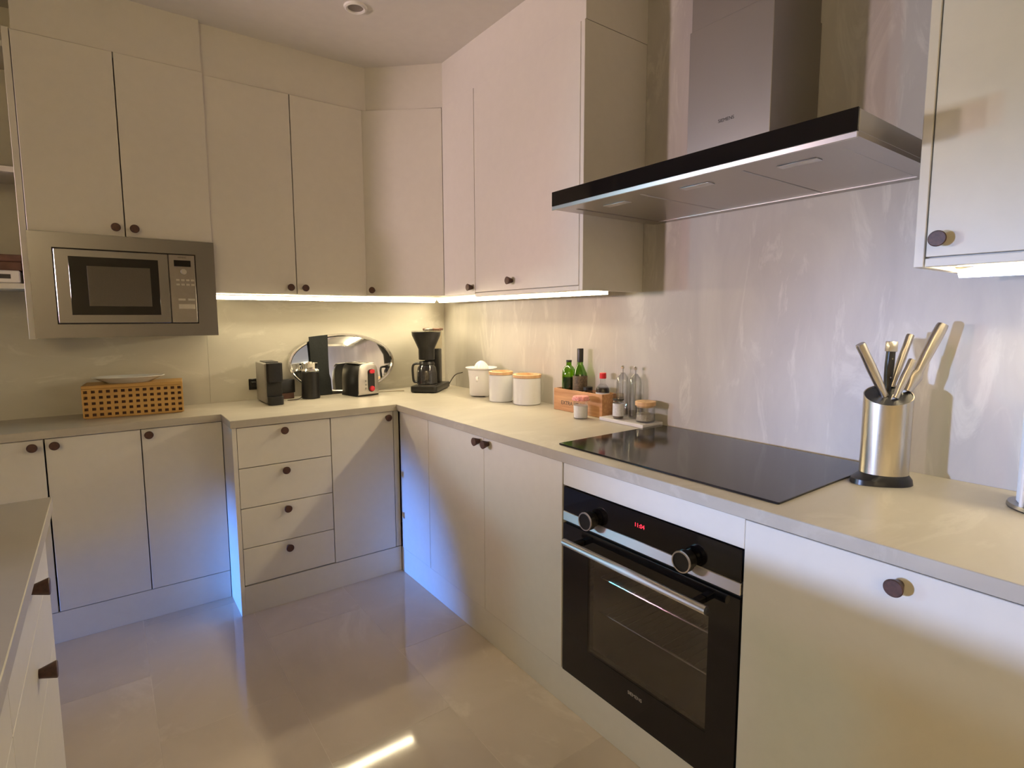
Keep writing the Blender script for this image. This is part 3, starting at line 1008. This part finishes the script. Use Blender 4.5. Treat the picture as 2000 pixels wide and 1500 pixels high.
def extrude_y(bm, pr, y0, y1, bev=0.0):
    t = bmesh.new()
    a = [t.verts.new((x, y0, z)) for x, z in pr]
    c = [t.verts.new((x, y1, z)) for x, z in pr]
    n = len(pr)
    fa = t.faces.new(a)
    fb = t.faces.new(list(reversed(c)))
    for i in range(n):
        j = (i + 1) % n
        t.faces.new((a[i], c[i], c[j], a[j]))
    bmesh.ops.recalc_face_normals(t, faces=list(t.faces))
    if bev:
        eds = set(fa.edges) | set(fb.edges)
        bmesh.ops.bevel(t, geom=list(eds), offset=bev, segments=2, profile=0.5, affect='EDGES')
    merge(bm, t)
    return bm


obj('body', extrude_y(BM(), prof, -0.075, 0.075, 0.006), 'black_plastic', ts)
pr2 = [(x * 0.97, 0.008 + z * 0.955) for x, z in prof]
obj('end_plate', extrude_y(BM(), pr2, -0.0815, -0.0755, 0.0015), 'steel', ts, label='brushed steel end plate')
m = BM()
bx(m, -0.050, 0.050, -0.062, 0.065, TH - 0.001, TH + 0.0022, 0.002)
tp = obj('top_plate', m, 'steel', ts)
for sx in (-0.024, 0.024):
    obj('slot', bx(BM(), sx - 0.012, sx + 0.012, -0.052, 0.055, TH + 0.0018, TH + 0.0028), 'black_matte', ts)
m = prism(BM(), [(x, y) for x, y in rrect(-0.003, 0.035, 0.020, 0.142, 0.018)], 0, 0.0045, 0.001)
pl = obj('lever_panel', m, 'black_plastic', ts, loc=(0, -0.0817, 0), rot=(PI / 2, 0, 0))
m = prism(BM(), rrect(0.000, 0.032, 0.118, 0.139, 0.008), 0.0047, 0.013, 0.002)
obj('lever', m, 'red_button', pl, label='red push-down lever')
m = BM()
lathe(m, [(0, 0.0047), (0.0145, 0.0047), (0.013, 0.013), (0.010, 0.015), (0, 0.015)], 24, Matrix.Translation((0.016, 0.038, 0)))
obj('dial', m, 'red_button', pl, label='red browning dial')
for zb in (0.040, 0.060, 0.080):
    m = BM()
    lathe(m, [(0, 0), (0.0055, 0), (0.005, 0.003), (0, 0.003)], 16)
    obj('button', m, 'print_grey', ts, loc=(-0.017, -0.0817, zb), rot=(PI / 2, 0, 0))

obj('cable', tube(BM(), curve_pts([(0.058, 0.000, 0.006), (0.11, -0.005, 0.0035), (0.17, -0.035, 0.0032), (0.235, -0.075, 0.0032)]), 0.0025, 8), 'cord_pale', ts)

# ------------------------------------------------------------------ oval mirror tray and strap, black box
tilt = math.radians(6)
tr = thing('oval_mirror', 'oval mirrored tray leaning against the back splashback behind the toaster', 'mirror tray', (-0.640, -0.031, HC + 0.0008))
n = 64
AH, BV = 0.292, 0.163
m = BM()
t = bmesh.new()
front = []
rings = [(1.0, 0.000), (1.0, 0.010), (0.985, 0.016), (0.955, 0.014), (0.935, 0.007)]
# rim: local x = width, z = height, y = thickness (front is -y)
loops = []
for s_, dep in rings:
    loops.append([t.verts.new(((AH - (1 - s_) * AH * 0.9) * math.cos(2 * PI * i / n), -dep, BV + (BV - (1 - s_) * AH * 0.9) * math.sin(2 * PI * i / n))) for i in range(n)])
for a, c in zip(loops, loops[1:]):
    for i in range(n):
        j = (i + 1) % n
        t.faces.new((a[i], a[j], c[j], c[i]))
t.faces.new(loops[0])
bmesh.ops.recalc_face_normals(t, faces=list(t.faces))
merge(m, t)
rim = obj('rim', m, 'chrome', tr, rot=(-tilt, 0, 0))
m = BM()
t = bmesh.new()
s_ = 0.938
a = [t.verts.new(((AH - (1 - s_) * AH * 0.9) * math.cos(2 * PI * i / n), -0.0074, BV + (BV - (1 - s_) * AH * 0.9) * math.sin(2 * PI * i / n))) for i in range(n)]
t.faces.new(a)
bmesh.ops.recalc_face_normals(t, faces=list(t.faces))
if t.faces[:][0].normal.y > 0:
    bmesh.ops.reverse_faces(t, faces=list(t.faces))
merge(m, t)
obj('mirror_glass', m, 'mirror', tr, rot=(-tilt, 0, 0))

st = thing('cloth_strap', 'dark grey cloth band hanging over the oval mirror tray', 'cloth', (-0.775, -0.052, HC + 0.0006))
t = bmesh.new()
rows = []
for k in range(13):
    s = k / 12
    z = 0.004 + 0.306 * s
    yc = 0.0 + 0.030 * s
    hw = 0.050 - 0.004 * math.sin(PI * s) + (0.006 if s < 0.3 else 0)
    rows.append([t.verts.new((-hw + 2 * hw * i / 6, yc - 0.004 + 0.002 * math.sin(i * 1.3 + s * 4), z + 0.010 * (i / 6) * s)) for i in range(7)])
for a, c in zip(rows, rows[1:]):
    for i in range(6):
        t.faces.new((a[i], a[i + 1], c[i + 1], c[i]))
ext = bmesh.ops.solidify(t, geom=list(t.faces), thickness=0.003)
bmesh.ops.recalc_face_normals(t, faces=list(t.faces))
m = BM()
merge(m, t)
obj('band', m, 'charcoal_cloth', st)

pb = thing('power_adapter', 'flat black box behind the milk frother', 'box', (-0.962, -0.060, HC + 0.0006), 0.1)
obj('casing', bx(BM(), -0.040, 0.045, -0.020, 0.020, 0.030, 0.098, 0.004, 2), 'black_plastic', pb)
obj('foot', bx(BM(), -0.035, 0.040, -0.016, 0.016, 0.0, 0.0302, 0.002), 'brown_box', pb)

# wall socket beside the capsule machine
so = thing('wall_socket', 'small black wall socket behind the capsule coffee machine', 'socket', (-1.098, 0.0035, 0.905))
obj('plate', bx(BM(), -0.020, 0.020, -0.004, 0.0, -0.028, 0.028, 0.002), 'black_plastic', so)
obj('plug', bx(BM(), -0.012, 0.012, -0.022, -0.0042, -0.014, 0.014, 0.003), 'black_plastic', so)

# ------------------------------------------------------------------ filter coffee maker (rotated to the corner)
cf = thing('filter_coffee_maker', 'black filter coffee maker with glass carafe in the worktop corner', 'coffee maker', (-0.226, -0.226, HC + 0.0006), -PI / 4)
# local: front is -y, column at the back
b = prism(BM(), [(-0.068, -0.118), (0.062, -0.118), (0.075, -0.105), (0.075, 0.155), (-0.075, 0.155), (-0.075, -0.105)], 0.004, 0.0362, 0.005, 2)
obj('base', b, 'black_plastic', cf)
for fx, fy in ((-0.055, -0.09), (0.055, -0.09), (-0.055, 0.13), (0.055, 0.13)):
    obj('foot', lathe(BM(), [(0, 0), (0.009, 0), (0.009, 0.0042), (0, 0.0042)], 16, Matrix.Translation((fx, fy, 0))), 'black_matte', cf)
obj('warming_plate', lathe(BM(), [(0, 0.0362), (0.055, 0.0362), (0.055, 0.040), (0, 0.040)], 32, Matrix.Translation((0, -0.045, 0))), 'steel_dark', cf)
obj('column', bx(BM(), -0.042, 0.042, 0.052, 0.112, 0.036, 0.232, 0.004, 2), 'black_plastic', cf)
obj('water_tank', bx(BM(), -0.046, 0.046, 0.050, 0.120, 0.2325, 0.335, 0.010, 3), 'acrylic', cf, label='clear water tank')
obj('tank_lid', bx(BM(), -0.050, 0.050, 0.046, 0.124, 0.3355, 0.349, 0.004, 2), 'brown_box', cf)
obj('outlet_arm', bx(BM(), -0.012, 0.012, -0.040, 0.046, 0.336, 0.348, 0.003, 2), 'steel_dark', cf)
b = BM()
lathe(b, [(0.040, 0.178), (0.044, 0.180), (0.044, 0.236), (0.050, 0.250), (0.078, 0.312), (0.080, 0.330), (0.076, 0.330), (0.046, 0.252), (0.040, 0.236)], 40, Matrix.Translation((0, -0.045, 0)))
lathe(b, [(0, 0.180), (0.041, 0.180), (0.041, 0.186), (0, 0.186)], 32, Matrix.Translation((0, -0.045, 0)))
obj('filter_holder', b, 'black_plastic', cf)
b = BM()
lathe(b, [(0.070, 0.3302), (0.0815, 0.3302), (0.0815, 0.336), (0.068, 0.338), (0, 0.338), (0, 0.3345), (0.068, 0.3345)], 40, Matrix.Translation((0, -0.045, 0)))
obj('filter_lid', b, 'clear_glass', cf)
obj('bracket', bx(BM(), -0.018, 0.018, -0.004, 0.056, 0.186, 0.206, 0.003), 'black_plastic', cf)
b = BM()
lathe(b, [(0, 0.0405), (0.050, 0.0405), (0.056, 0.047), (0.055, 0.110), (0.050, 0.135), (0.040, 0.150), (0.038, 0.150), (0.048, 0.133), (0.053, 0.108), (0.054, 0.049), (0, 0.043)], 40, Matrix.Translation((0, -0.045, 0)))
obj('carafe', b, 'smoked_glass', cf, label='clear glass carafe')
b = BM()
lathe(b, [(0, 0.1505), (0.042, 0.1505), (0.044, 0.156), (0.040, 0.168), (0.012, 0.172), (0, 0.172)], 32, Matrix.Translation((0, -0.045, 0)))
obj('carafe_lid', b, 'black_plastic', cf)
b = tube(BM(), curve_pts([(-0.030, -0.068, 0.158), (-0.055, -0.088, 0.156), (-0.064, -0.094, 0.140), (-0.064, -0.094, 0.100), (-0.060, -0.091, 0.062), (-0.046, -0.080, 0.056)]), 0.0065, 8)
obj('carafe_handle', b, 'black_plastic', cf)
b = BM()
lathe(b, [(0, 0.05), (0.017, 0.05), (0.018, 0.054), (0.018, 0.130), (0.015, 0.136), (0, 0.136)], 24)
b.free()
obj('cable', tube(BM(), curve_pts([(0.070, 0.150, 0.016), (0.105, 0.110, 0.060), (0.135, 0.080, 0.085), (0.180, 0.045, 0.100)]), 0.0025, 8), 'cord', cf)

# ------------------------------------------------------------------ citrus juicer and canisters
ju = thing('citrus_juicer', 'white plastic citrus juicer left of the two canisters', 'juicer', (-0.108, -0.580, HC + 0.0006), 0.0)
b = BM()
lathe(b, [(0, 0.006), (0.060, 0.006), (0.062, 0.010), (0.064, 0.080), (0.070, 0.138), (0.066, 0.138), (0.0, 0.132)], 40)
obj('body', b, 'white_plastic', ju)
for a in (0.6, 2.7, 4.8):
    obj('foot', lathe(BM(), [(0, 0), (0.010, 0), (0.010, 0.0062), (0, 0.0062)], 14, Matrix.Translation((0.045 * math.cos(a), 0.045 * math.sin(a), 0))), 'white_plastic', ju)
b = BM()
lathe(b, [(0.030, 0.1385), (0.070, 0.1385), (0.082, 0.146), (0.083, 0.150), (0.080, 0.150), (0.068, 0.143), (0.030, 0.143)], 40)
bx(b, -0.014, 0.014, -0.100, -0.078, 0.1465, 0.1500, 0.001)
obj('bowl_rim', b, 'white_plastic', ju)
t = bmesh.new()
rg = []
for z, r in ((0.1432, 0.036), (0.155, 0.034), (0.168, 0.027), (0.178, 0.017), (0.184, 0.006)):
    rg.append([t.verts.new(((r * (1 + 0.10 * math.cos(8 * 2 * PI * i / 64))) * math.cos(2 * PI * i / 64), (r * (1 + 0.10 * math.cos(8 * 2 * PI * i / 64))) * math.sin(2 * PI * i / 64), z)) for i in range(64)])
for a, c in zip(rg, rg[1:]):
    for i in range(64):
        j = (i + 1) % 64
        t.faces.new((a[i], a[j], c[j], c[i]))
t.faces.new(rg[-1])
bmesh.ops.recalc_face_normals(t, faces=list(t.faces))
m = BM()
merge(m, t)
obj('reamer_cone', m, 'white_plastic', ju)
b = tube(BM(), curve_pts([(-0.050, -0.044, 0.100), (-0.066, -0.060, 0.104), (-0.070, -0.066, 0.092), (-0.062, -0.052, 0.086)], 5), 0.006, 10)
obj('spout', b, 'white_plastic', ju)


def canister(label, loc, r, hgt, rot):
    c = thing('canister', label, 'canister', loc, rot, group='white canisters with wooden rim lids')
    b = BM()
    lathe(b, [(0, 0), (r - 0.004, 0), (r, 0.004), (r, hgt - 0.017), (r - 0.002, hgt - 0.015), (0, hgt - 0.015)], 48)
    obj('jar', b, 'ceramic', c)
    b = BM()
    lathe(b, [(0, hgt - 0.0148), (r - 0.006, hgt - 0.0148), (r + 0.001, hgt - 0.0135), (r + 0.002, hgt), (r - 0.003, hgt + 0.002), (r - 0.011, hgt + 0.0012), (r - 0.014, hgt - 0.0115), (0, hgt - 0.012)], 48)
    obj('lid', b, 'lid_wood', c, label='wooden ring lid')


canister('white ceramic canister with wooden lid next to the juicer', (-0.135, -0.796, HC + 0.0006), 0.058, 0.146, 0)
canister('white ceramic canister with wooden lid nearer the wooden crate', (-0.087, -0.943, HC + 0.0006), 0.066, 0.140, 0)

# ------------------------------------------------------------------ wooden crate with bottles
cr = thing('wooden_crate', 'small wooden crate printed EXTRA VIRGIN holding bottles', 'crate', (-0.046, -1.288, HC + 0.0006), 0.0)
CX0, CX1, CY0, CY1, CH = -0.040, 0.044, -0.148, 0.150, 0.096
obj('front_board', bx(BM(), CX0, CX0 + 0.007, CY0, CY1, 0, CH, 0.001), 'crate_wood', cr)
obj('back_board', bx(BM(), CX1 - 0.007, CX1, CY0, CY1, 0, CH, 0.001), 'crate_wood', cr)
obj('end_board', bx(BM(), CX0 + 0.0072, CX1 - 0.0072, CY0, CY0 + 0.008, 0, CH, 0.001), 'crate_wood', cr)
obj('end_board', bx(BM(), CX0 + 0.0072, CX1 - 0.0072, CY1 - 0.008, CY1, 0, CH, 0.001), 'crate_wood', cr)
obj('base_board', bx(BM(), CX0 + 0.0072, CX1 - 0.0072, CY0 + 0.0082, CY1 - 0.0082, 0.0, 0.006), 'crate_wood', cr)
obj('lettering', text_bm('EXTRA VIRGIN', 0.024, 'print_dark'), None, cr, loc=(CX0 - 0.0004, 0.022, 0.036), rot=FACE_X, label='dark stamped lettering')
BZ = HC + 0.0072


def bottle(name, label, x, y, prof, glassm, parts, z=BZ):
    t = thing(name, label, 'bottle', (x, y, z))
    obj('glass', lathe(BM(), prof, 32), glassm, t)
    for nme, pr, mt in parts:
        obj(nme, lathe(BM(), pr, 32), mt, t)
    return t


bottle('oil_bottle', 'green glass bottle half full of dark oil in the wooden crate', -0.044, -1.190,
       [(0, 0), (0.029, 0), (0.030, 0.004), (0.030, 0.150), (0.028, 0.168), (0.020, 0.184), (0.012, 0.190), (0.0115, 0.205), (0, 0.205)], 'green_glass',
       [('contents', [(0, 0.003), (0.0275, 0.003), (0.0275, 0.140), (0, 0.140)], 'dark_oil'), ('cap', [(0, 0.2052), (0.0125, 0.2052), (0.0125, 0.214), (0, 0.214)], 'black_plastic')])
bottle('wine_bottle', 'tall green bottle with black capsule and label in the wooden crate', -0.0442, -1.262,
       [(0, 0), (0.030, 0), (0.031, 0.004), (0.031, 0.140), (0.029, 0.160), (0.018, 0.186), (0.0125, 0.200), (0.012, 0.226), (0, 0.226)], 'green_glass',
       [('label', [(0.0312, 0.070), (0.0316, 0.071), (0.0316, 0.150), (0.0312, 0.151)], 'label_dark'),
        ('capsule', [(0, 0.2262), (0.0125, 0.2262), (0.0128, 0.210), (0.0135, 0.210), (0.0138, 0.265), (0.013, 0.268), (0, 0.268)], 'black_plastic')])
bottle('spice_jar', 'small glass jar with black lid behind the crate front', -0.052, -1.318,
       [(0, 0), (0.020, 0), (0.021, 0.003), (0.021, 0.088), (0.017, 0.094), (0, 0.094)], 'clear_glass',
       [('contents', [(0, 0.002), (0.0185, 0.002), (0.0185, 0.060), (0, 0.060)], 'spice'), ('lid', [(0, 0.0942), (0.0205, 0.0942), (0.0205, 0.108), (0, 0.108)], 'black_plastic')])
bottle('soy_sauce_bottle', 'soy sauce bottle with red cap in the wooden crate', -0.044, -1.398,
       [(0, 0), (0.026, 0), (0.028, 0.004), (0.028, 0.100), (0.025, 0.113), (0.012, 0.128), (0.0105, 0.150), (0, 0.150)], 'clear_glass',
       [('contents', [(0, 0.003), (0.0262, 0.003), (0.0262, 0.108), (0.022, 0.113), (0, 0.113)], 'soy_sauce'),
        ('label', [(0.0283, 0.035), (0.0286, 0.036), (0.0286, 0.092), (0.0283, 0.093)], 'label_white'),
        ('cap', [(0, 0.1502), (0.0135, 0.1502), (0.0140, 0.153), (0.0138, 0.172), (0.012, 0.174), (0, 0.174)], 'red_plastic')])

# jam jar in front of the crate
jj = thing('jam_jar', 'small glass jar of white powder with pink gingham lid', 'jar', (-0.146, -1.375, HC + 0.0006))
b = BM()
t = bmesh.new()
lathe(b, [(0, 0), (0.027, 0), (0.030, 0.004), (0.031, 0.060), (0.030, 0.070), (0.028, 0.072), (0, 0.072)], 12)
obj('glass', b, 'clear_glass', jj)
obj('contents', lathe(BM(), [(0, 0.003), (0.027, 0.003), (0.029, 0.052), (0, 0.052)], 24), 'jar_filling', jj)
rg = []
for r, z, wv in ((0.030, 0.0722, 0.0), (0.0345, 0.0735, 0.0018), (0.0350, 0.078, 0.0018), (0.032, 0.088, 0.0), (0.030, 0.090, 0.0)):
    rg.append([t.verts.new(((r + wv * math.cos(12 * 2 * PI * i / 72)) * math.cos(2 * PI * i / 72), (r + wv * math.cos(12 * 2 * PI * i / 72)) * math.sin(2 * PI * i / 72), z)) for i in range(72)])
for a, c in zip(rg, rg[1:]):
    for i in range(72):
        j = (i + 1) % 72
        t.faces.new((a[i], a[j], c[j], c[i]))
t.faces.new(rg[-1])
t.faces.new(list(reversed(rg[0])))
bmesh.ops.recalc_face_normals(t, faces=list(t.faces))
m = BM()
merge(m, t)
obj('lid', m, 'pink_gingham', jj, label='pink checked scalloped lid')

# marble board with spice mill, cruets and glass jar
tag(obj('marble_board', bx(BM(), -0.118, -0.004, -1.676, -1.452, HC + 0.0006, HC + 0.0136, 0.0015), 'marble'), 'small white marble board beside the hob', 'board')
MZ = HC + 0.0142
bottle('spice_grinder', 'spice grinder bottle with white label and dark collar on the marble board', -0.084, -1.522,
       [(0, 0), (0.020, 0), (0.021, 0.003), (0.021, 0.066), (0.016, 0.072), (0, 0.072)], 'clear_glass',
       [('contents', [(0, 0.002), (0.0195, 0.002), (0.0195, 0.055), (0, 0.055)], 'spice'),
        ('label', [(0.0212, 0.010), (0.0215, 0.011), (0.0215, 0.058), (0.0212, 0.059)], 'label_white'),
        ('collar', [(0, 0.0722), (0.0225, 0.0722), (0.0225, 0.077), (0, 0.077)], 'black_plastic'),
        ('grinder_cap', [(0, 0.0772), (0.022, 0.0772), (0.020, 0.098), (0, 0.098)], 'acrylic')], MZ)
for lab, x, y in (('clear glass cruet with steel ball stopper nearer the wooden crate', -0.030, -1.494),
                  ('clear glass cruet with steel ball stopper nearer the wood-lidded jar', -0.030, -1.560)):
    t = bottle('oil_cruet', lab, x, y,
               [(0, 0), (0.023, 0), (0.025, 0.004), (0.025, 0.135), (0.022, 0.156), (0.012, 0.169), (0.009, 0.174), (0.008, 0.174), (0.010, 0.168), (0.020, 0.154), (0.0235, 0.135), (0.0235, 0.006), (0, 0.004)], 'clear_glass',
               [('stopper_rod', [(0, 0.020), (0.0018, 0.020), (0.0018, 0.188), (0, 0.188)], 'steel_dark'),
                ('stopper_ball', [(0, 0.1882), (0.0055, 0.190), (0.0080, 0.196), (0.0055, 0.202), (0, 0.2035)], 'chrome'),
                ('contents', [(0, 0.0045), (0.0225, 0.0065), (0.0225, 0.028), (0, 0.028)], 'acrylic')], MZ)
    t['group'] = 'glass cruets on the marble board'
bottle('storage_jar', 'squat glass jar with wooden lid on the marble board', -0.056, -1.634,
       [(0, 0), (0.034, 0), (0.036, 0.004), (0.036, 0.060), (0.034, 0.062), (0.0345, 0.060), (0.0345, 0.005), (0, 0.003)], 'clear_glass',
       [('contents', [(0, 0.0035), (0.0335, 0.0055), (0.0335, 0.030), (0, 0.030)], 'oats'), ('lid', [(0, 0.056), (0.0335, 0.056), (0.0335, 0.0625), (0.0385, 0.0628), (0.0390, 0.076), (0.037, 0.078), (0, 0.078)], 'lid_wood')], MZ)['category'] = 'jar'

# ------------------------------------------------------------------ knife block and knives
kb = thing('knife_block', 'oval brushed steel knife block with black base right of the hob', 'knife block', (-0.160, -2.473, HC + 0.0006), 0.0)
ra = math.radians(-52)                       # long axis across the view
cs, sn = math.cos(ra), math.sin(ra)


def oval(a, b, n=48):
    return [(a * math.cos(2 * PI * i / n) * cs - b * math.sin(2 * PI * i / n) * sn, a * math.cos(2 * PI * i / n) * sn + b * math.sin(2 * PI * i / n) * cs) for i in range(n)]


KA, KB2 = 0.053, 0.042
# slanted top: higher toward the right of the photo (along +long axis)
vw = Vector((R0.x, R0.y)).normalized()
bk_dir = Vector((F.x, F.y)).normalized()


def ktop(x, y):
    return 0.217 + 0.20 * (x * vw.x + y * vw.y) + 0.45 * (x * bk_dir.x + y * bk_dir.y)


t = bmesh.new()
ov_ = oval(KA, KB2)
a = [t.verts.new((x, y, 0.024)) for x, y in ov_]
c = [t.verts.new((x, y, ktop(x, y))) for x, y in ov_]
c2 = [t.verts.new((x * 0.955, y * 0.955, ktop(x, y))) for x, y in ov_]
c3 = [t.verts.new((x * 0.955, y * 0.955, ktop(x, y) - 0.012)) for x, y in ov_]
n = len(ov_)
for p_, q_ in ((a, c), (c, c2), (c2, c3)):
    for i in range(n):
        j = (i + 1) % n
        t.faces.new((p_[i], p_[j], q_[j], q_[i]))
t.faces.new(list(reversed(a)))
bmesh.ops.recalc_face_normals(t, faces=list(t.faces))
m = BM()
merge(m, t)
obj('sleeve', m, 'steel_gold', kb, label='brushed steel sleeve')
t = bmesh.new()
a = [t.verts.new((x * 0.95, y * 0.95, ktop(x, y) - 0.010)) for x, y in ov_]
c = [t.verts.new((x * 0.95, y * 0.95, ktop(x, y) - 0.003)) for x, y in ov_]
t.faces.new(list(reversed(a)))
t.faces.new(c)
for i in range(n):
    j = (i + 1) % n
    t.faces.new((a[i], a[j], c[j], c[i]))
bmesh.ops.recalc_face_normals(t, faces=list(t.faces))
m = BM()
merge(m, t)
obj('slot_insert', m, 'black_plastic', kb)
t = bmesh.new()
lo, mid, hi = oval(KA + 0.010, KB2 + 0.008), oval(KA + 0.008, KB2 + 0.006), oval(KA - 0.0005, KB2 - 0.0005)
ext = Vector((-0.70, 0.25)) * 0.018


def base_ring(pts, z, k):
    out = []
    for x, y in pts:
        g = max(0.0, (Vector((x, y)).normalized()).dot(Vector((-0.94, 0.34))))
        out.append(t.verts.new((x - 0.020 * k * g ** 3, y + 0.010 * k * g ** 3, z)))
    return out


A_, B_, C_ = base_ring(lo, 0.0, 1.0), base_ring(mid, 0.012, 1.0), base_ring(hi, 0.0238, 0.0)
for p_, q_ in ((A_, B_), (B_, C_)):
    for i in range(n):
        j = (i + 1) % n
        t.faces.new((p_[i], p_[j], q_[j], q_[i]))
t.faces.new(list(reversed(A_)))
t.faces.new(C_)
bmesh.ops.recalc_face_normals(t, faces=list(t.faces))
m = BM()
merge(m, t)
obj('base', m, 'black_plastic', kb)


def kdir(right, up, back=0.0):
    v = Vector((vw.x * right + bk_dir.x * back, vw.y * right + bk_dir.y * back, up))
    return v


def knife(label, foot, tip, wd, th, mat, endm, rivets=False, bolster=False):
    """foot/tip: (right, back, z) relative to the block, right/back measured in the view plane"""
    k = thing('kitchen_knife', label, 'knife', (-0.160, -2.473, HC + 0.0006), 0.0, group='knives in the steel block')
    P = Vector((0, 0, 0)) + kdir(foot[0], foot[2], foot[1])
    Q = kdir(tip[0], tip[2], tip[1])
    d = (Q - P)
    L = d.length
    d.normalize()
    side = d.cross(Vector((bk_dir.x, bk_dir.y, 0))).normalized()
    th_ax = side.cross(d).normalized()
    mt = Matrix((side, th_ax, d)).transposed().to_4x4()
    mt.translation = P
    # blade inside the block
    b = bx(BM(), -wd * 0.42, wd * 0.42, -0.0011, 0.0011, -0.060, 0.006)
    bmesh.ops.transform(b, matrix=mt, verts=list(b.verts))
    obj('blade', b, 'chrome', k)
    secs = [(0.0, 0.80), (0.10, 0.72), (0.30, 0.92), (0.55, 1.0), (0.80, 0.92), (0.96, 1.0), (1.0, 0.86)]
    if bolster:
        secs = [(0.0, 0.75), (0.10, 0.85), (0.20, 1.25), (0.25, 1.20), (0.31, 0.70), (0.55, 0.92), (0.80, 1.0), (0.96, 0.95), (1.0, 0.8)]
    t = bmesh.new()
    rg = []
    for s, f in secs:
        rg.append([t.verts.new((wd / 2 * f * math.copysign(abs(math.cos(2 * PI * i / 20)) ** 0.7, math.cos(2 * PI * i / 20)), th / 2 * math.copysign(abs(math.sin(2 * PI * i / 20)) ** 0.7, math.sin(2 * PI * i / 20)), s * L)) for i in range(20)])
    for a, c in zip(rg, rg[1:]):
        for i in range(20):
            j = (i + 1) % 20
            t.faces.new((a[i], a[j], c[j], c[i]))
    t.faces.new(list(reversed(rg[0])))
    t.faces.new(rg[-1])
    bmesh.ops.recalc_face_normals(t, faces=list(t.faces))
    bmesh.ops.transform(t, matrix=mt, verts=list(t.verts))
    m = BM()
    merge(m, t)
    obj('handle', m, mat, k)
    if rivets:
        b = bx(BM(), -wd * 0.53, wd * 0.53, -th * 0.54, th * 0.54, L * 0.80, L * 1.01, 0.002, 2)
        bmesh.ops.transform(b, matrix=mt, verts=list(b.verts))
        obj('end_cap', b, 'steel', k)
        for s in (0.28, 0.66):
            b = BM()
            lathe(b, [(0, -th * 0.54), (0.0022, -th * 0.54), (0.0022, th * 0.54), (0, th * 0.54)], 12, Matrix.Translation((0, 0, s * L)) @ Matrix.Rotation(PI / 2, 4, 'X'))
            bmesh.ops.transform(b, matrix=mt, verts=list(b.verts))
            obj('rivet', b, 'chrome', k)
    return k


knife('steel knife with flat handle leaning left in the block', (-0.006, 0.006, 0.213), (-0.074, 0.004, 0.341), 0.023, 0.017, 'steel', 'steel')
knife('knife with riveted black handle standing upright in the block', (0.010, 0.022, 0.224), (0.016, 0.024, 0.345), 0.0205, 0.016, 'black_plastic', 'steel', rivets=True)
knife('steel knife standing behind the small knife in the block', (0.026, 0.030, 0.233), (0.072, 0.040, 0.362), 0.0175, 0.014, 'steel', 'steel')
knife('small steel paring knife leaning right at the front of the block', (0.008, -0.012, 0.211), (0.049, -0.006, 0.303), 0.0190, 0.013, 'steel', 'steel')
knife('longest steel knife with bolster leaning far right in the block', (0.047, 0.003, 0.226), (0.122, 0.003, 0.388), 0.0270, 0.019, 'steel', 'steel', bolster=True)

# ------------------------------------------------------------------ paper roll holder at the right edge
pr_ = thing('paper_towel_holder', 'paper towel roll on a stand with a pale wire loop at the right edge', 'paper towels', (-0.115, -2.772, HC + 0.0006))
obj('base', lathe(BM(), [(0, 0), (0.072, 0), (0.074, 0.003), (0.072, 0.010), (0, 0.010)], 40), 'steel_dark', pr_)
obj('roll', lathe(BM(), [(0.018, 0.0105), (0.056, 0.0105), (0.058, 0.013), (0.058, 0.232), (0.056, 0.234), (0.018, 0.234)], 40), 'paper', pr_)
obj('core_pole', lathe(BM(), [(0, 0.0102), (0.006, 0.0102), (0.006, 0.262), (0.004, 0.266), (0, 0.267)], 16), 'steel', pr_)
lx, ly = -vw.x * 0.067, -vw.y * 0.067
obj('side_loop', tube(BM(), curve_pts([(lx, ly, 0.010), (lx, ly, 0.10), (lx, ly, 0.200), (lx * 0.93, ly * 0.93, 0.226), (lx * 0.75, ly * 0.75, 0.240), (lx * 0.3, ly * 0.3, 0.2415), (lx * 0.12, ly * 0.12, 0.2415)]), 0.004, 10), 'white_plastic', pr_)
